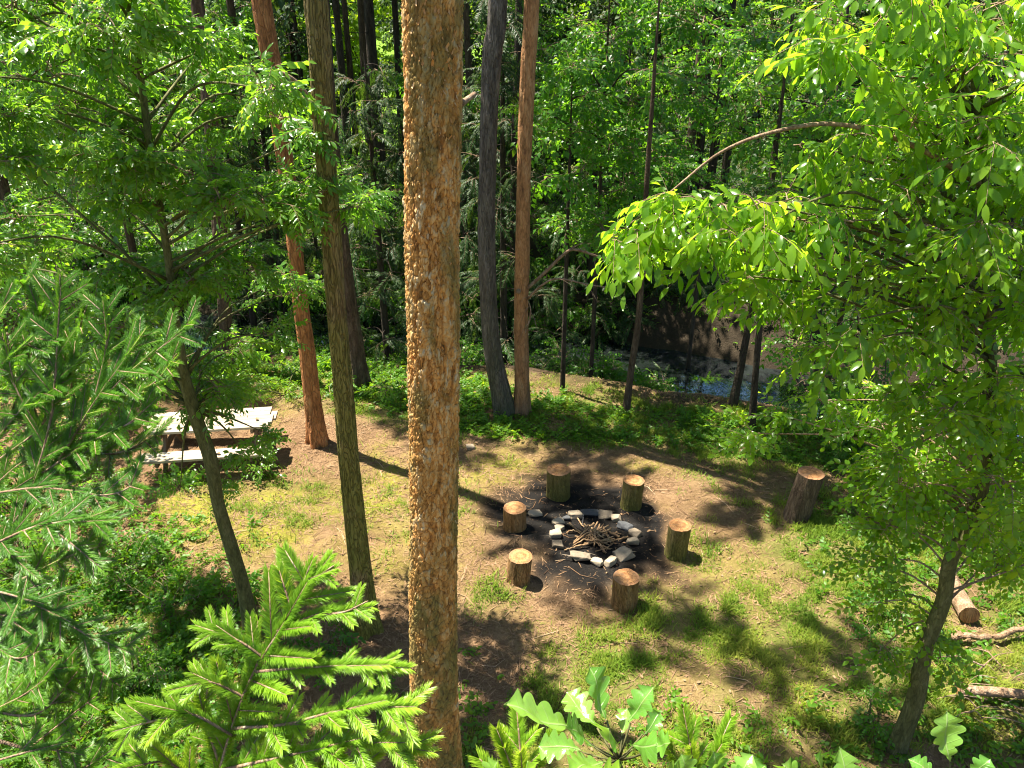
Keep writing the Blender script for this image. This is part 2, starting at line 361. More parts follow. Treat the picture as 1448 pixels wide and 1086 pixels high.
# ------------------------------------------------------------------ mesh builder (all triangles)
class MB:
    def __init__(s): s.V, s.T, s.R, s.M, s.n = [], [], [], [], 0
    def add(s, V, T, R=0.5, mi=0):
        V = np.asarray(V, float).reshape(-1, 3); T = np.asarray(T, int).reshape(-1, 3)
        s.V.append(V); s.T.append(T + s.n)
        s.R.append(np.broadcast_to(np.asarray(R, float), (len(V),)) if np.ndim(R) < 1 or len(np.atleast_1d(R)) == len(V) else np.full(len(V), .5))
        s.M.append(np.broadcast_to(np.asarray(mi, int), (len(T),)))
        s.n += len(V)
    def inst(s, tpl, mats, rnd):
        """tpl = (V, T, R, M); mats (N,3,4); rnd (N,)"""
        V, T, R, Mi = tpl
        N = len(mats)
        if N == 0: return
        W = np.einsum('nij,vj->nvi', mats[:, :, :3], V) + mats[:, None, :, 3]
        TT = (T[None] + (np.arange(N) * len(V))[:, None, None]).reshape(-1, 3)
        RR = np.clip(.55 * R[None] + .45 * np.asarray(rnd)[:, None], 0, 1).reshape(-1)
        s.add(W.reshape(-1, 3), TT, RR, np.tile(Mi, N))
    def tube(s, pts, rad, seg=6, R=.5, mi=0, cap=True, noise=0.0):
        P = np.asarray(pts, float); r = np.broadcast_to(np.asarray(rad, float), (len(P),))
        t = nrm(np.gradient(P, axis=0))
        ref = np.array([1, 0, 0]) if abs(t[0][0]) < .8 else np.array([0, 1, 0])
        a = nrm(np.cross(t, ref)); b = np.cross(t, a)
        th = np.arange(seg) * 2 * PI / seg
        k = 1 + noise * (rng.random((len(P), seg)) - .5)
        V = P[:, None] + (r[:, None] * k)[..., None] * (np.cos(th)[None, :, None] * a[:, None] + np.sin(th)[None, :, None] * b[:, None])
        V = V.reshape(-1, 3); T = grid_tris(len(P), seg, True)
        if cap:
            c0, c1 = len(V), len(V) + 1
            V = np.vstack([V, P[0], P[-1]])
            i = np.arange(seg); j = (i + 1) % seg; e = (len(P) - 1) * seg
            T = np.vstack([T, np.stack([np.full(seg, c0), j, i], 1), np.stack([np.full(seg, c1), e + i, e + j], 1)])
        s.add(V, T, R, mi)
    def box(s, lo, hi, R=.5, mi=0, rot=None):
        x0, y0, z0 = lo; x1, y1, z1 = hi
        V = np.array([[x, y, z] for z in (z0, z1) for y in (y0, y1) for x in (x0, x1)], float)
        if rot is not None: V = V @ rot.T
        T = [[0, 2, 1], [1, 2, 3], [4, 5, 6], [5, 7, 6], [0, 1, 4], [1, 5, 4], [2, 6, 3], [3, 6, 7], [0, 4, 2], [2, 4, 6], [1, 3, 5], [3, 7, 5]]
        s.add(V, T, R, mi)
    def build(s, name, mats, parent=None, smooth=True, local=False, attrs=None, bevel=0):
        V = np.concatenate(s.V); T = np.concatenate(s.T); R = np.concatenate(s.R); Mi = np.concatenate(s.M)
        if parent is not None and not local: V = V - np.array(parent.location)
        me = bpy.data.meshes.new(name)
        me.vertices.add(len(V)); me.vertices.foreach_set('co', V.astype(np.float32).ravel())
        me.loops.add(len(T) * 3); me.loops.foreach_set('vertex_index', T.astype(np.int32).ravel())
        me.polygons.add(len(T)); me.polygons.foreach_set('loop_start', np.arange(0, len(T) * 3, 3, dtype=np.int32))
        me.polygons.foreach_set('material_index', Mi.astype(np.int32))
        me.polygons.foreach_set('use_smooth', np.full(len(T), smooth))
        a = me.attributes.new('rnd', 'FLOAT', 'POINT'); a.data.foreach_set('value', R.astype(np.float32))
        for k, v in (attrs or {}).items():
            a = me.attributes.new(k, 'FLOAT', 'POINT'); a.data.foreach_set('value', np.asarray(v, np.float32))
        me.update(); me.validate()
        for m in (mats if isinstance(mats, (list, tuple)) else [mats]): me.materials.append(MATS[m])
        o = bpy.data.objects.new(name, me); COL.objects.link(o)
        if parent is not None: o.parent = parent
        if bevel:
            bv = o.modifiers.new('bevel', 'BEVEL'); bv.width = bevel; bv.segments = 2; bv.limit_method = 'ANGLE'
        return o

def grid_tris(n, m, wrap=False):
    i = np.arange(n - 1)[:, None]; j = np.arange(m if wrap else m - 1)[None]
    j2 = (j + 1) % m
    a = i * m + j; b = i * m + j2; c = (i + 1) * m + j2; d = (i + 1) * m + j
    a, b, c, d = [np.broadcast_to(q, (n - 1, j.shape[1])).ravel() for q in (a, b, c, d)]
    return np.concatenate([np.stack([a, b, c], 1), np.stack([a, c, d], 1)])

def thing(name, label, cat, loc=(0, 0, 0), group=None):
    o = bpy.data.objects.new(name, None); COL.objects.link(o)
    o.empty_display_size = .1
    o.location = tuple(float(q) for q in loc); o['label'] = label; o['category'] = cat
    if group: o['group'] = group
    bpy.context.view_layer.update()
    return o
def tag(o, label, cat, group=None):
    o['label'] = label; o['category'] = cat
    if group: o['group'] = group
    return o

def frames(pos, fwd, up, scale):
    f = nrm(fwd); y = nrm(np.cross(up, f)); z = np.cross(f, y)
    s = np.asarray(scale, float).reshape(-1, 1)
    return np.stack([f * s, y * s, z * s, np.asarray(pos, float)], axis=2)

def curve(pts, n):
    """Catmull-Rom resample"""
    P = np.asarray(pts, float)
    if len(P) == 2: return P[0] + (P[1] - P[0]) * np.linspace(0, 1, n)[:, None]
    Q = np.vstack([2 * P[0] - P[1], P, 2 * P[-1] - P[-2]])
    t = np.linspace(0, len(P) - 1 - 1e-6, n); i = t.astype(int); f = (t - i)[:, None]
    a, b, c, d = Q[i], Q[i + 1], Q[i + 2], Q[i + 3]
    return .5 * (2 * b + (c - a) * f + (2 * a - 5 * b + 4 * c - d) * f ** 2 + (3 * b - a - 3 * c + d) * f ** 3)

def runit(n):
    return nrm(rng.normal(size=(n, 3)))

# ------------------------------------------------------------------ leaf templates (length 1 along x, normal z)
def leaf_ovate(w=.22, fold=.25, droop=.25, wide=.42):
    xs = [0, .22, wide + .1, .8, 1.0]; ws = [0.02, w * .8, w, w * .55, 0]
    V, T = [], []
    for x, ww in zip(xs, ws):
        z = -droop * x * x
        V += [[x, 0, z], [x, ww, z + fold * ww], [x, -ww, z + fold * ww]]
    for i in range(4):
        a, b = 3 * i, 3 * (i + 1)
        T += [[a, b, b + 1], [a, b + 1, a + 1], [a, a + 2, b + 2], [a, b + 2, b]]
    return np.array(V, float), np.array(T)
def leaf_rhomb(w=.25, droop=.15):
    V = np.array([[0, 0, 0], [.45, w, .08], [1, 0, -droop], [.45, -w, .08], [.5, 0, 0]], float)
    return V, np.array([[0, 4, 1], [1, 4, 2], [0, 3, 4], [4, 3, 2]])
def leaf_lobed(nl=4, w=.34, curl=.3, n=64, asym=0.0):
    x = np.linspace(0, 1, n)
    env = np.interp(x, [0, .08, .35, .62, .85, 1], [.012, .05, .62, 1.0, .8, .02]) * w
    lob = .5 + .5 * np.abs(np.sin(PI * nl * (x ** .95) + .35)) ** .7
    hw = env * np.where(x < .08, 1, lob)
    cols = [-1, -.55, 0, .55, 1]
    V = []
    for xx, h in zip(x, hw):
        for c in cols:
            V.append([xx + .07 * abs(c) * (h / w), c * h, -curl * xx * xx + .35 * abs(c) * h - .2 * (c * h) ** 2 + asym * c * h * xx + .022 * abs(c) * abs(math.sin(PI * nl * (xx ** .95) + .35)) + .012 * math.sin(xx * 11 + c * 3)])
    return np.array(V, float), grid_tris(n, 5)
def needle_tpl(w=.05, bend=.12):
    V = np.array([[0, -w * .6, 0], [0, w * .6, 0], [.55, -w, -bend * .3], [.55, w, -bend * .3], [1, 0, -bend]], float)
    return V, np.array([[0, 2, 3], [0, 3, 1], [2, 4, 3]])

def make_spray(leaf, n=9, L=.5, ll=.14, ang=52, droop=.2, jit=.25, opp=False, taper=.35, twig=.003, hang=0.0):
    """twig with leaves in one plane, forward = x, normal = z"""
    mb = MB()
    lv, lt = leaf
    ts = np.linspace(.12, 1, n)
    rows = []
    for i, t in enumerate(ts):
        p = np.array([L * t, 0, -droop * L * t * t])
        sides = (1, -1) if opp and i < n - 1 else ((1,) if i % 2 else (-1,))
        if i == n - 1: sides = (0,)
        for sd in sides:
            a = math.radians(ang) * sd * random.uniform(.75, 1.2)
            f = np.array([math.cos(a), math.sin(a), -.25 - droop * t + random.gauss(0, jit * .6) - hang])
            u = np.array([random.gauss(0, jit), random.gauss(0, jit), 1.0])
            rows.append((p, f, u, ll * random.uniform(.8, 1.15) * (1 - taper * abs(t - .55) * 1.2), random.random()))
    m = frames(np.array([r[0] for r in rows]), np.array([r[1] for r in rows]), np.array([r[2] for r in rows]), np.array([r[3] for r in rows]))
    N = len(m)
    W = np.einsum('nij,vj->nvi', m[:, :, :3], lv) + m[:, None, :, 3]
    T = (lt[None] + (np.arange(N) * len(lv))[:, None, None]).reshape(-1, 3)
    mb.add(W.reshape(-1, 3), T, np.repeat([r[4] for r in rows], len(lv)), 0)
    xs = np.linspace(0, 1, 5)
    mb.tube(np.stack([L * xs, 0 * xs, -droop * L * xs * xs], 1), np.linspace(twig, twig * .4, 5), 3, .3, 1, cap=False)
    return np.concatenate(mb.V), np.concatenate(mb.T), np.concatenate(mb.R), np.concatenate(mb.M)

def make_fir(n=60, L=.22, nl=.028, fan=(70, 0), taper=.25, up=.25, w=.055, rows=3, twig=.0025, bright=(.35, .95)):
    """fir shoot: two flat combs of needles and a few standing up"""
    mb = MB(); nv, ntr = needle_tpl(w)
    rws = []
    for i in range(n):
        t = (i + .5) / n
        for sd in (1, -1):
            for k in range(rows):
                a = math.radians(random.gauss(54, 9)) * (1 - .45 * t)
                el = [0.05, .55, -.3][k] + random.gauss(0, .12)
                f = np.array([math.cos(a), sd * math.sin(a) * math.cos(el), math.sin(a) * math.sin(el) + up * .2])
                rws.append((np.array([L * t + random.uniform(-.5, .5) * L / n, 0, 0]), f, np.array([random.gauss(0, .2), random.gauss(0, .2), 1.]),
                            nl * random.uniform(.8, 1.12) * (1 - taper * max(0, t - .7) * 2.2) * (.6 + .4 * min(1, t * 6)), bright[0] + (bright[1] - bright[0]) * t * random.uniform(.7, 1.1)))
    m = frames(*[np.array([r[i] for r in rws]) for i in range(4)])
    N = len(m)
    W = np.einsum('nij,vj->nvi', m[:, :, :3], nv) + m[:, None, :, 3]
    mb.add(W.reshape(-1, 3), (ntr[None] + (np.arange(N) * len(nv))[:, None, None]).reshape(-1, 3), np.repeat([r[4] for r in rws], len(nv)), 0)
    mb.tube([[0, 0, 0], [L * .5, 0, 0], [L, 0, 0]], [twig, twig * .8, twig * .5], 4, .6, 1)
    return np.concatenate(mb.V), np.concatenate(mb.T), np.concatenate(mb.R), np.concatenate(mb.M)

OV = leaf_ovate(.2, .22, .28); OVW = leaf_ovate(.3, .22, .2); OVS = leaf_ovate(.17, .2, .2); RH = leaf_rhomb(.26); RHN = leaf_rhomb(.16)
SP_ROWAN = [make_spray(OVS, 8, .26, .088, 60, d, .32, True, .5) for d in (.1, .25, .4)] + [make_spray(OVW, 7, .24, .085, 50, .2, .4) for _ in range(2)]
SP_CHERRY = [make_spray(OV, 8, .42, .145, 50, d, .3, hang=h) for d, h in ((.1, .1), (.25, .25), (.35, .4), (.2, .05))]
SP_SMALL = [make_spray(OVW, 8, .3, .075, 50, d, .35) for d in (.05, .2, .3)]
SP_OAKW = [make_spray(leaf_rhomb(.3, .2), 9, .34, .105, 55, d, .4) for d in (.05, .2, .35)]
SP_FAR = [make_spray(leaf_rhomb(.32, .2), 8, .6, .2, 55, d, .45) for d in (.05, .2, .3)]
SP_BIG = [make_spray(leaf_rhomb(.34, .2), 7, 1.0, .38, 55, d, .5) for d in (.05, .2, .3)]
SP_HEM = [make_spray(RHN, 15, .6, .12, 55, d, .2, True, .8) for d in (.2, .4, .6)]
SP_PINE = [make_spray(leaf_rhomb(.07, .1), 22, .45, .2, 38, d, .55, True, .2) for d in (.0, .15)]
SP_HERB = [make_spray(OVW, 7, .24, .1, 55, d, .4) for d in (.3, .5)] + [make_spray(OVS, 8, .28, .12, 48, .45, .35)]

def crown(leafmb, sprays, clumps, scale=1.0, droop=.15, per=7, upj=.35, woodmb=None, origin=None, limb=.03, wood=0, branch_up=.05, face=(-.05, -.42, 1.0)):
    """clumps: (centre, (rx,ry,rz), nsprays).  Each clump is a limb with side branchlets that carry flat sprays."""
    for c, r, n in clumps:
        c = np.asarray(c, float); r = np.broadcast_to(np.asarray(r, float), (3,))
        nb = max(3, int(round(n / per)))
        e = c + runit(nb) * (rng.random((nb, 1)) ** .35) * r
        st = c + runit(nb) * .22 * r - np.array([0, 0, .15]) * r
        pos, fwd = [], []
        for k in range(nb):
            mid = (st[k] + e[k]) / 2 + np.array([0, 0, branch_up + .12]) * r[2] * 1.0
            B = curve([st[k], mid, e[k]], 8)
            if woodmb is not None: leafmb.tube(B, np.linspace(.011, .003, 8) * (r.max() ** .5), 4, .3, 1, cap=False)
            t = rng.uniform(.15, 1, per); t[0] = 1
            idx = np.clip((t * 7).astype(int), 0, 6); f = (t * 7 - idx)[:, None]
            p = B[idx] * (1 - f) + B[idx + 1] * f
            d = nrm(B[idx + 1] - B[idx])
            lat = nrm(np.cross(d, [0, 0, 1.0])) * np.where(np.arange(per) % 2, 1, -1)[:, None]
            lat[0] = 0
            w = .75 * d + .8 * lat + .3 * rng.normal(size=(per, 3)) + np.array([0, 0, -droop])
            pos.append(p); fwd.append(w)
        pos = np.concatenate(pos); fwd = np.concatenate(fwd); N = len(pos)
        up = np.array(face) + upj * rng.normal(size=(N, 3))
        sc = scale * rng.uniform(.55, 1.25, N)
        m = frames(pos, fwd, up, sc)
        which = rng.integers(0, len(sprays), N); ir = np.clip(rng.normal(.5, .22) + rng.normal(0, .18, N), 0, 1)
        for q, sp in enumerate(sprays): leafmb.inst(sp, m[which == q], ir[which == q])
        if woodmb is not None and origin is not None:
            o = origin(c); mid = (o + c) / 2 + np.array([0, 0, .1 * np.linalg.norm(c - o)])
            mid = mid + rng.normal(0, .06, 3) * np.linalg.norm(c - o)
            woodmb.append((curve([o, mid, c], 12), np.linspace(limb, .006, 12)))

def add_limbs(limbs, mb=None, parent=None, mat=None, seg=5, keep=100):
    """limbs into the trunk's own mesh, or each as a branch of its own"""
    if mb is not None:
        for B, r in limbs: mb.tube(B, r, seg, .5, 0, cap=False, noise=.15)
    else:
        for B, r in sorted(limbs, key=lambda q: -q[1][0])[:keep]:
            b = MB(); b.tube(B, r, seg, .5, noise=.15); b.build('branch', mat, parent)

def pxclump(px, py, Y, rpx, n, flat=.7):
    c = at(px, py, Y); t = np.linalg.norm(c - [0, 0, CAMZ]); r = rpx * t / FPX
    return (c, (r, r * 1.1, r * flat), n)

# trunk traced at the distance of its own base
def trunk_path(pix, Y=None, height=14.0, extra=None, down=True):
    """pix: (px, py, width px) from the base up; returns pts, radii, base"""
    if Y is None:
        b = on_ground(pix[0][0], pix[0][1]); Y = b[1]
    pts, rad = [], []
    for px, py, w in pix:
        p = at(px, py, Y); t = np.linalg.norm(p - [0, 0, CAMZ])
        pts.append(p); rad.append(w * .5 * t / FPX)
    pts = np.array(pts); rad = np.array(rad)
    z0 = float(H(pts[0][0], pts[0][1]))
    if pts[0][2] > z0 + .05:
        d = (pts[0] - pts[min(2, len(pts) - 1)]); d = d / abs(d[2])
        k = pts[0][2] - z0
        pts = np.vstack([pts[0] + d * k, pts]); rad = np.concatenate([[rad[0] * 1.12], rad])
    pts[0][2] = float(H(pts[0][0], pts[0][1])) - .08
    top = pts[-1]
    if height > top[2] + .5:
        d = top - pts[-2]; d = d / max(.2, abs(d[2])); d = d * .4 + np.array([0, 0, .6]); d /= d[2]
        k = height - top[2]
        pts = np.vstack([pts, top + d * k * .5, top + d * k]); rad = np.concatenate([rad, [rad[-1] * .72, rad[-1] * .25]])
    return pts, rad

def trunk_mesh(mb, pts, rad, seg=20, n=120, flare=.35, lumps=.07, z0=None, mi=0, fl=.35):
    P = curve(pts, n); seglen = np.concatenate([[0], np.cumsum(np.linalg.norm(np.diff(P, axis=0), axis=1))])
    L0 = np.linspace(0, len(pts) - 1, n)
    r = np.interp(L0, np.arange(len(pts)), rad)
    z = P[:, 2] - P[0, 2]
    r = r * (1 + flare * np.exp(-z / fl))
    t = nrm(np.gradient(P, axis=0)); a = nrm(np.cross(t, [0, 1, 0])); b = np.cross(t, a)
    th = np.arange(seg) * 2 * PI / seg
    TH, Z = np.meshgrid(th, seglen)
    o = random.uniform(0, 50)
    k = 1 + lumps * 2 * (vnoise(np.cos(TH) * 2 + o, Z * .9 + np.sin(TH) * 2, 1.5) + .5 * vnoise(np.cos(TH) * 6 + o, Z * 2 + np.sin(TH) * 6, 1.5))
    if seg >= 20:
        cz, sz = np.cos(TH) * r.mean() / .045, np.sin(TH) * r.mean() / .045
        wob = .8 * vnoise(cz * .5 + o, Z * 2.2 + sz * .5, 1.0, 5)
        v1 = vnoise(cz + wob + o, sz + Z * 1.3 + wob, 1.0, 6); v2 = vnoise(cz * 1.9 + o, sz * 1.9 + Z * 3.2, 1.0, 7)
        k += -.02 - .10 * np.exp(-(v1 / .07) ** 2) - .05 * np.exp(-(v2 / .08) ** 2)
    k += np.exp(-z / fl)[:, None] * .22 * np.cos(TH * 5 + o)
    V = P[:, None] + (r[:, None] * k)[..., None] * (np.cos(TH)[..., None] * a[:, None] + np.sin(TH)[..., None] * b[:, None])
    mb.add(V.reshape(-1, 3), grid_tris(n, seg, True), .5, mi)
    return P, r

def nearest_origin(P, lo=.35, hi=.98, rise=.35):
    def f(c):
        zz = c[2] - rise * np.linalg.norm(P[:, :2] - c[:2], axis=1)
        k = np.argmin(np.abs(P[:, 2] - zz) + .2 * np.linalg.norm(P[:, :2] - c[:2], axis=1))
        k = int(np.clip(k, lo * len(P), hi * len(P) - 1)); return P[k].copy()
    return f

# ================================================================== SETTING
def build_ground():
    def axis(fine_lo, fine_hi, step, lo, hi, g=1.09):
        a = list(np.arange(fine_lo, fine_hi, step)); s = step
        while a[-1] < hi: s *= g; a.append(a[-1] + s)
        s = step; b = []
        x = fine_lo
        while x > lo: s *= g; x -= s; b.append(x)
        return np.array(b[::-1] + a)
    xs = axis(-7.5, 7.0, .05, -240, 240); ys = axis(4.2, 15.5, .05, -60, 260, 1.06)
    X, Y = np.meshgrid(xs, ys)
    Z = H(X, Y)
    mb = MB(); mb.add(np.stack([X, Y, Z], -1).reshape(-1, 3), grid_tris(len(ys), len(xs)))
    x, y = X.ravel(), Y.ravel()
    d = stream_d(x, y)
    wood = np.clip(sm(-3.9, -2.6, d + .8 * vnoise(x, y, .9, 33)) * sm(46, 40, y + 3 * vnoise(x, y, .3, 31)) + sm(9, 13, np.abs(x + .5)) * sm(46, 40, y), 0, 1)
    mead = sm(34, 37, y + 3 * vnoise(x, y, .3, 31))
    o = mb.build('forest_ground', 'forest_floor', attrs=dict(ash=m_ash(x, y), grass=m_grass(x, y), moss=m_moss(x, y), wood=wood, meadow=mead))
    o['kind'] = 'structure'; o['label'] = 'forest floor of the clearing with brown needles, moss and black ash'
    # stream
    mb = MB(); xs = np.linspace(-30, 24, 220); V = []
    for w in (-3.2, 0, 3.2): V.append(np.stack([xs, np.interp(xs, STX, STY) + w, np.full_like(xs, WATER_Z)], 1))
    mb.add(np.concatenate(V), grid_tris(3, 220))
    o = mb.build('stream', 'stream_water'); o['kind'] = 'structure'; o['label'] = 'dark narrow stream reflecting patches of sky'
build_ground()

def scatter(n, x0, x1, y0, y1, dens):
    out = []
    tot = 0
    while tot < n:
        x = rng.uniform(x0, x1, n); y = rng.uniform(y0, y1, n)
        k = rng.random(n) < dens(x, y)
        out.append(np.stack([x[k], y[k]], 1)); tot += k.sum()
        if len(out) > 60: break
    return np.concatenate(out)[:n]

def yaw_frames(p, scale, tilt=.15):
    N = len(p); a = rng.uniform(0, 2 * PI, N)
    f = np.stack([np.cos(a), np.sin(a), rng.normal(0, tilt, N)], 1)
    u = np.array([0, 0, 1.0]) + tilt * rng.normal(size=(N, 3))
    return frames(p, f, u, scale)

def stuff(o, label, cat):
    o['kind'] = 'stuff'; o['label'] = label; o['category'] = cat

def build_litter():
    # fallen needles, twigs, dead leaves
    mb = MB()
    V = np.array([[-.5, -.03, 0], [-.5, .03, 0], [0, -.04, .03], [0, .04, .03], [.5, -.02, 0], [.5, .02, 0]], float)
    tpl = (V, np.array([[0, 2, 3], [0, 3, 1], [2, 4, 5], [2, 5, 3]]), np.full(6, .5), np.zeros(4, int))
    p = scatter(165000, -7.5, 7.5, 5.0, 14.5, lambda x, y: (1 - .93 * m_ash(x, y)) * (1 - .6 * m_grass(x, y)) * (.3 + 1.3 * np.clip(1.3 * vnoise(x, y, 1.4, 40) + .8 * vnoise(x, y, 5, 42) + .3, 0, 1)))
    z = H(p[:, 0], p[:, 1]) + .008
    mb.inst(tpl, yaw_frames(np.c_[p, z], .02 + .12 * rng.random(len(p)) ** 4, .2), rng.random(len(p)))
    lv, lt = leaf_ovate(.28, .5, .3)
    t2 = (lv, lt, np.full(len(lv), .5), np.zeros(len(lt), int))
    p = scatter(7000, -7.5, 7.5, 5.0, 15, lambda x, y: (1 - .8 * m_ash(x, y)) * (.5 + .5 * vnoise(x, y, .8, 41)))
    mb.inst(t2, yaw_frames(np.c_[p, H(p[:, 0], p[:, 1]) + .015], rng.uniform(.02, .06, len(p)), .35), rng.random(len(p)) * 1.0)
    # thin crooked twigs
    p = scatter(900, -7, 7, 5, 14.5, lambda x, y: 1 - .7 * m_ash(x, y))
    for q in p:
        a = random.uniform(0, 2 * PI); L = random.uniform(.1, .45); d = np.array([math.cos(a), math.sin(a)]); e = np.array([-d[1], d[0]]) * random.uniform(-.08, .08)
        P = np.array([q - d * L / 2, q + e, q + d * L / 2]); P = np.c_[P, H(P[:, 0], P[:, 1]) + .012]
        mb.tube(P, [.005, .005, .002], 4, random.random(), 0, cap=False)
    # pale chips over the ash
    p = scatter(420, -.6, 3, 7.8, 12, lambda x, y: m_ash(x, y))
    mb.inst(tpl, yaw_frames(np.c_[p, H(p[:, 0], p[:, 1]) + .012], rng.uniform(.015, .045, len(p)), .5), .6 + .4 * rng.random(len(p)))
    o = mb.build('leaf_litter', 'litter', smooth=False)
    stuff(o, 'scattered brown needles, dead leaves and twigs over the clearing floor', 'litter')
build_litter()

def build_grass():
    mb = MB()
    V = np.array([[0, -.045, 0], [0, .045, 0], [.45, -.04, .05], [.45, .04, .05], [1, 0, -.12]], float)
    tpl = (V, np.array([[0, 2, 3], [0, 3, 1], [2, 4, 3]]), np.full(5, .5), np.zeros(3, int))
    def dens(x, y):
        d = stream_d(x, y)
        return np.clip(m_grass(x, y) * 1.0 + .10 * m_moss(x, y), 0, 1) * (d < -2.2) * (.04 + 1.6 * np.clip(2.2 * vnoise(x, y, 4.5, 50) + .15, 0, 1))
    p = scatter(170000, -7.5, 8, 4.6, 15, dens)
    N = len(p); a = rng.uniform(0, 2 * PI, N); e = np.radians(rng.uniform(15, 80, N))
    f = np.stack([np.cos(a) * np.cos(e), np.sin(a) * np.cos(e), np.sin(e)], 1); u = np.stack([-np.cos(a), -np.sin(a), np.full(N, .6)], 1)
    s = rng.uniform(.04, .14, N) * (.7 + .8 * np.clip(vnoise(p[:, 0], p[:, 1], 2, 51) + .3, 0, 1))
    r = np.clip(.35 + .9 * vnoise(p[:, 0], p[:, 1], 1.6, 52) + rng.normal(0, .22, N), 0, 1)
    mb.inst(tpl, frames(np.c_[p, H(p[:, 0], p[:, 1]) - .005], f, u, s), r)
    o = mb.build('grass', 'grass_blade')
    stuff(o, 'short green and straw coloured grass in loose patches', 'grass')
build_grass()

def build_herbs():
    mb = MB()
    def dens(x, y):
        d = stream_d(x, y)
        edge = np.interp(x, [-8, -4.5, -2.5, -1, 1, 3, 5, 8], [14.9, 14.0, 13.2, 12.25, 12.0, 11.8, 11.3, 9.2])
        far = np.interp(x, [-8, -2, 0, 2.6, 4.2, 8], [16.5, 15.5, 13.9, 13.1, 13.0, 12.5])
        s = sm(edge - .05, edge + .4, y) * sm(far + .5, far - .2, y) * (d < np.where((x > 3.0) & (x < 6.3), -2.9, -1.6))
        s = s + 1.0 * sm(-3.0, -4.2, x + .4 * (y - 8)) * sm(10.2, 8.6, y) + .3 * sm(3.8, 5.0, x) * sm(11, 9, y) * (y > 6.5)
        s = s + .3 * blob(x, y, 670, 1000, .35, .6) + .22 * sm(6.6, 5.8, y) * sm(.5, 2.0, x)
        return np.clip(s * (.35 + 1.6 * np.clip(vnoise(x, y, 1.7, 60) + .3, 0, 1)), 0, 1) * (m_ash(x, y) < .3)
    p = np.concatenate([scatter(5200, -8, 8.5, 5.0, 16, dens), scatter(2600, -12, 12, 14, 27, lambda x, y: sm(1.9, 2.6, stream_d(x, y)) * sm(9, 6, stream_d(x, y)) * (.3 + vnoise(x, y, 1.5, 64)))])
    for k, sp in enumerate(SP_HERB):
        q = p[k::len(SP_HERB)]
        for rep in range(2):
            N = len(q); a = rng.uniform(0, 2 * PI, N); e = np.radians(rng.uniform(25, 75, N))
            f = np.stack([np.cos(a) * np.cos(e), np.sin(a) * np.cos(e), np.sin(e)], 1)
            u = np.stack([-np.cos(a) * .6, -np.sin(a) * .6, np.full(N, .9)], 1) + .3 * rng.normal(size=(N, 3))
            s = rng.uniform(.38, .9, N)
            mb.inst(sp, frames(np.c_[q, H(q[:, 0], q[:, 1])], f, u, s), np.clip(.5 + .8 * vnoise(q[:, 0], q[:, 1], 1.2, 61) + rng.normal(0, .12, N), 0, 1))
    o = mb.build('undergrowth', ['leaf_herb', 'twig_wood'])
    stuff(o, 'low leafy green herbs along the edges of the clearing', 'ground cover')
build_herbs()

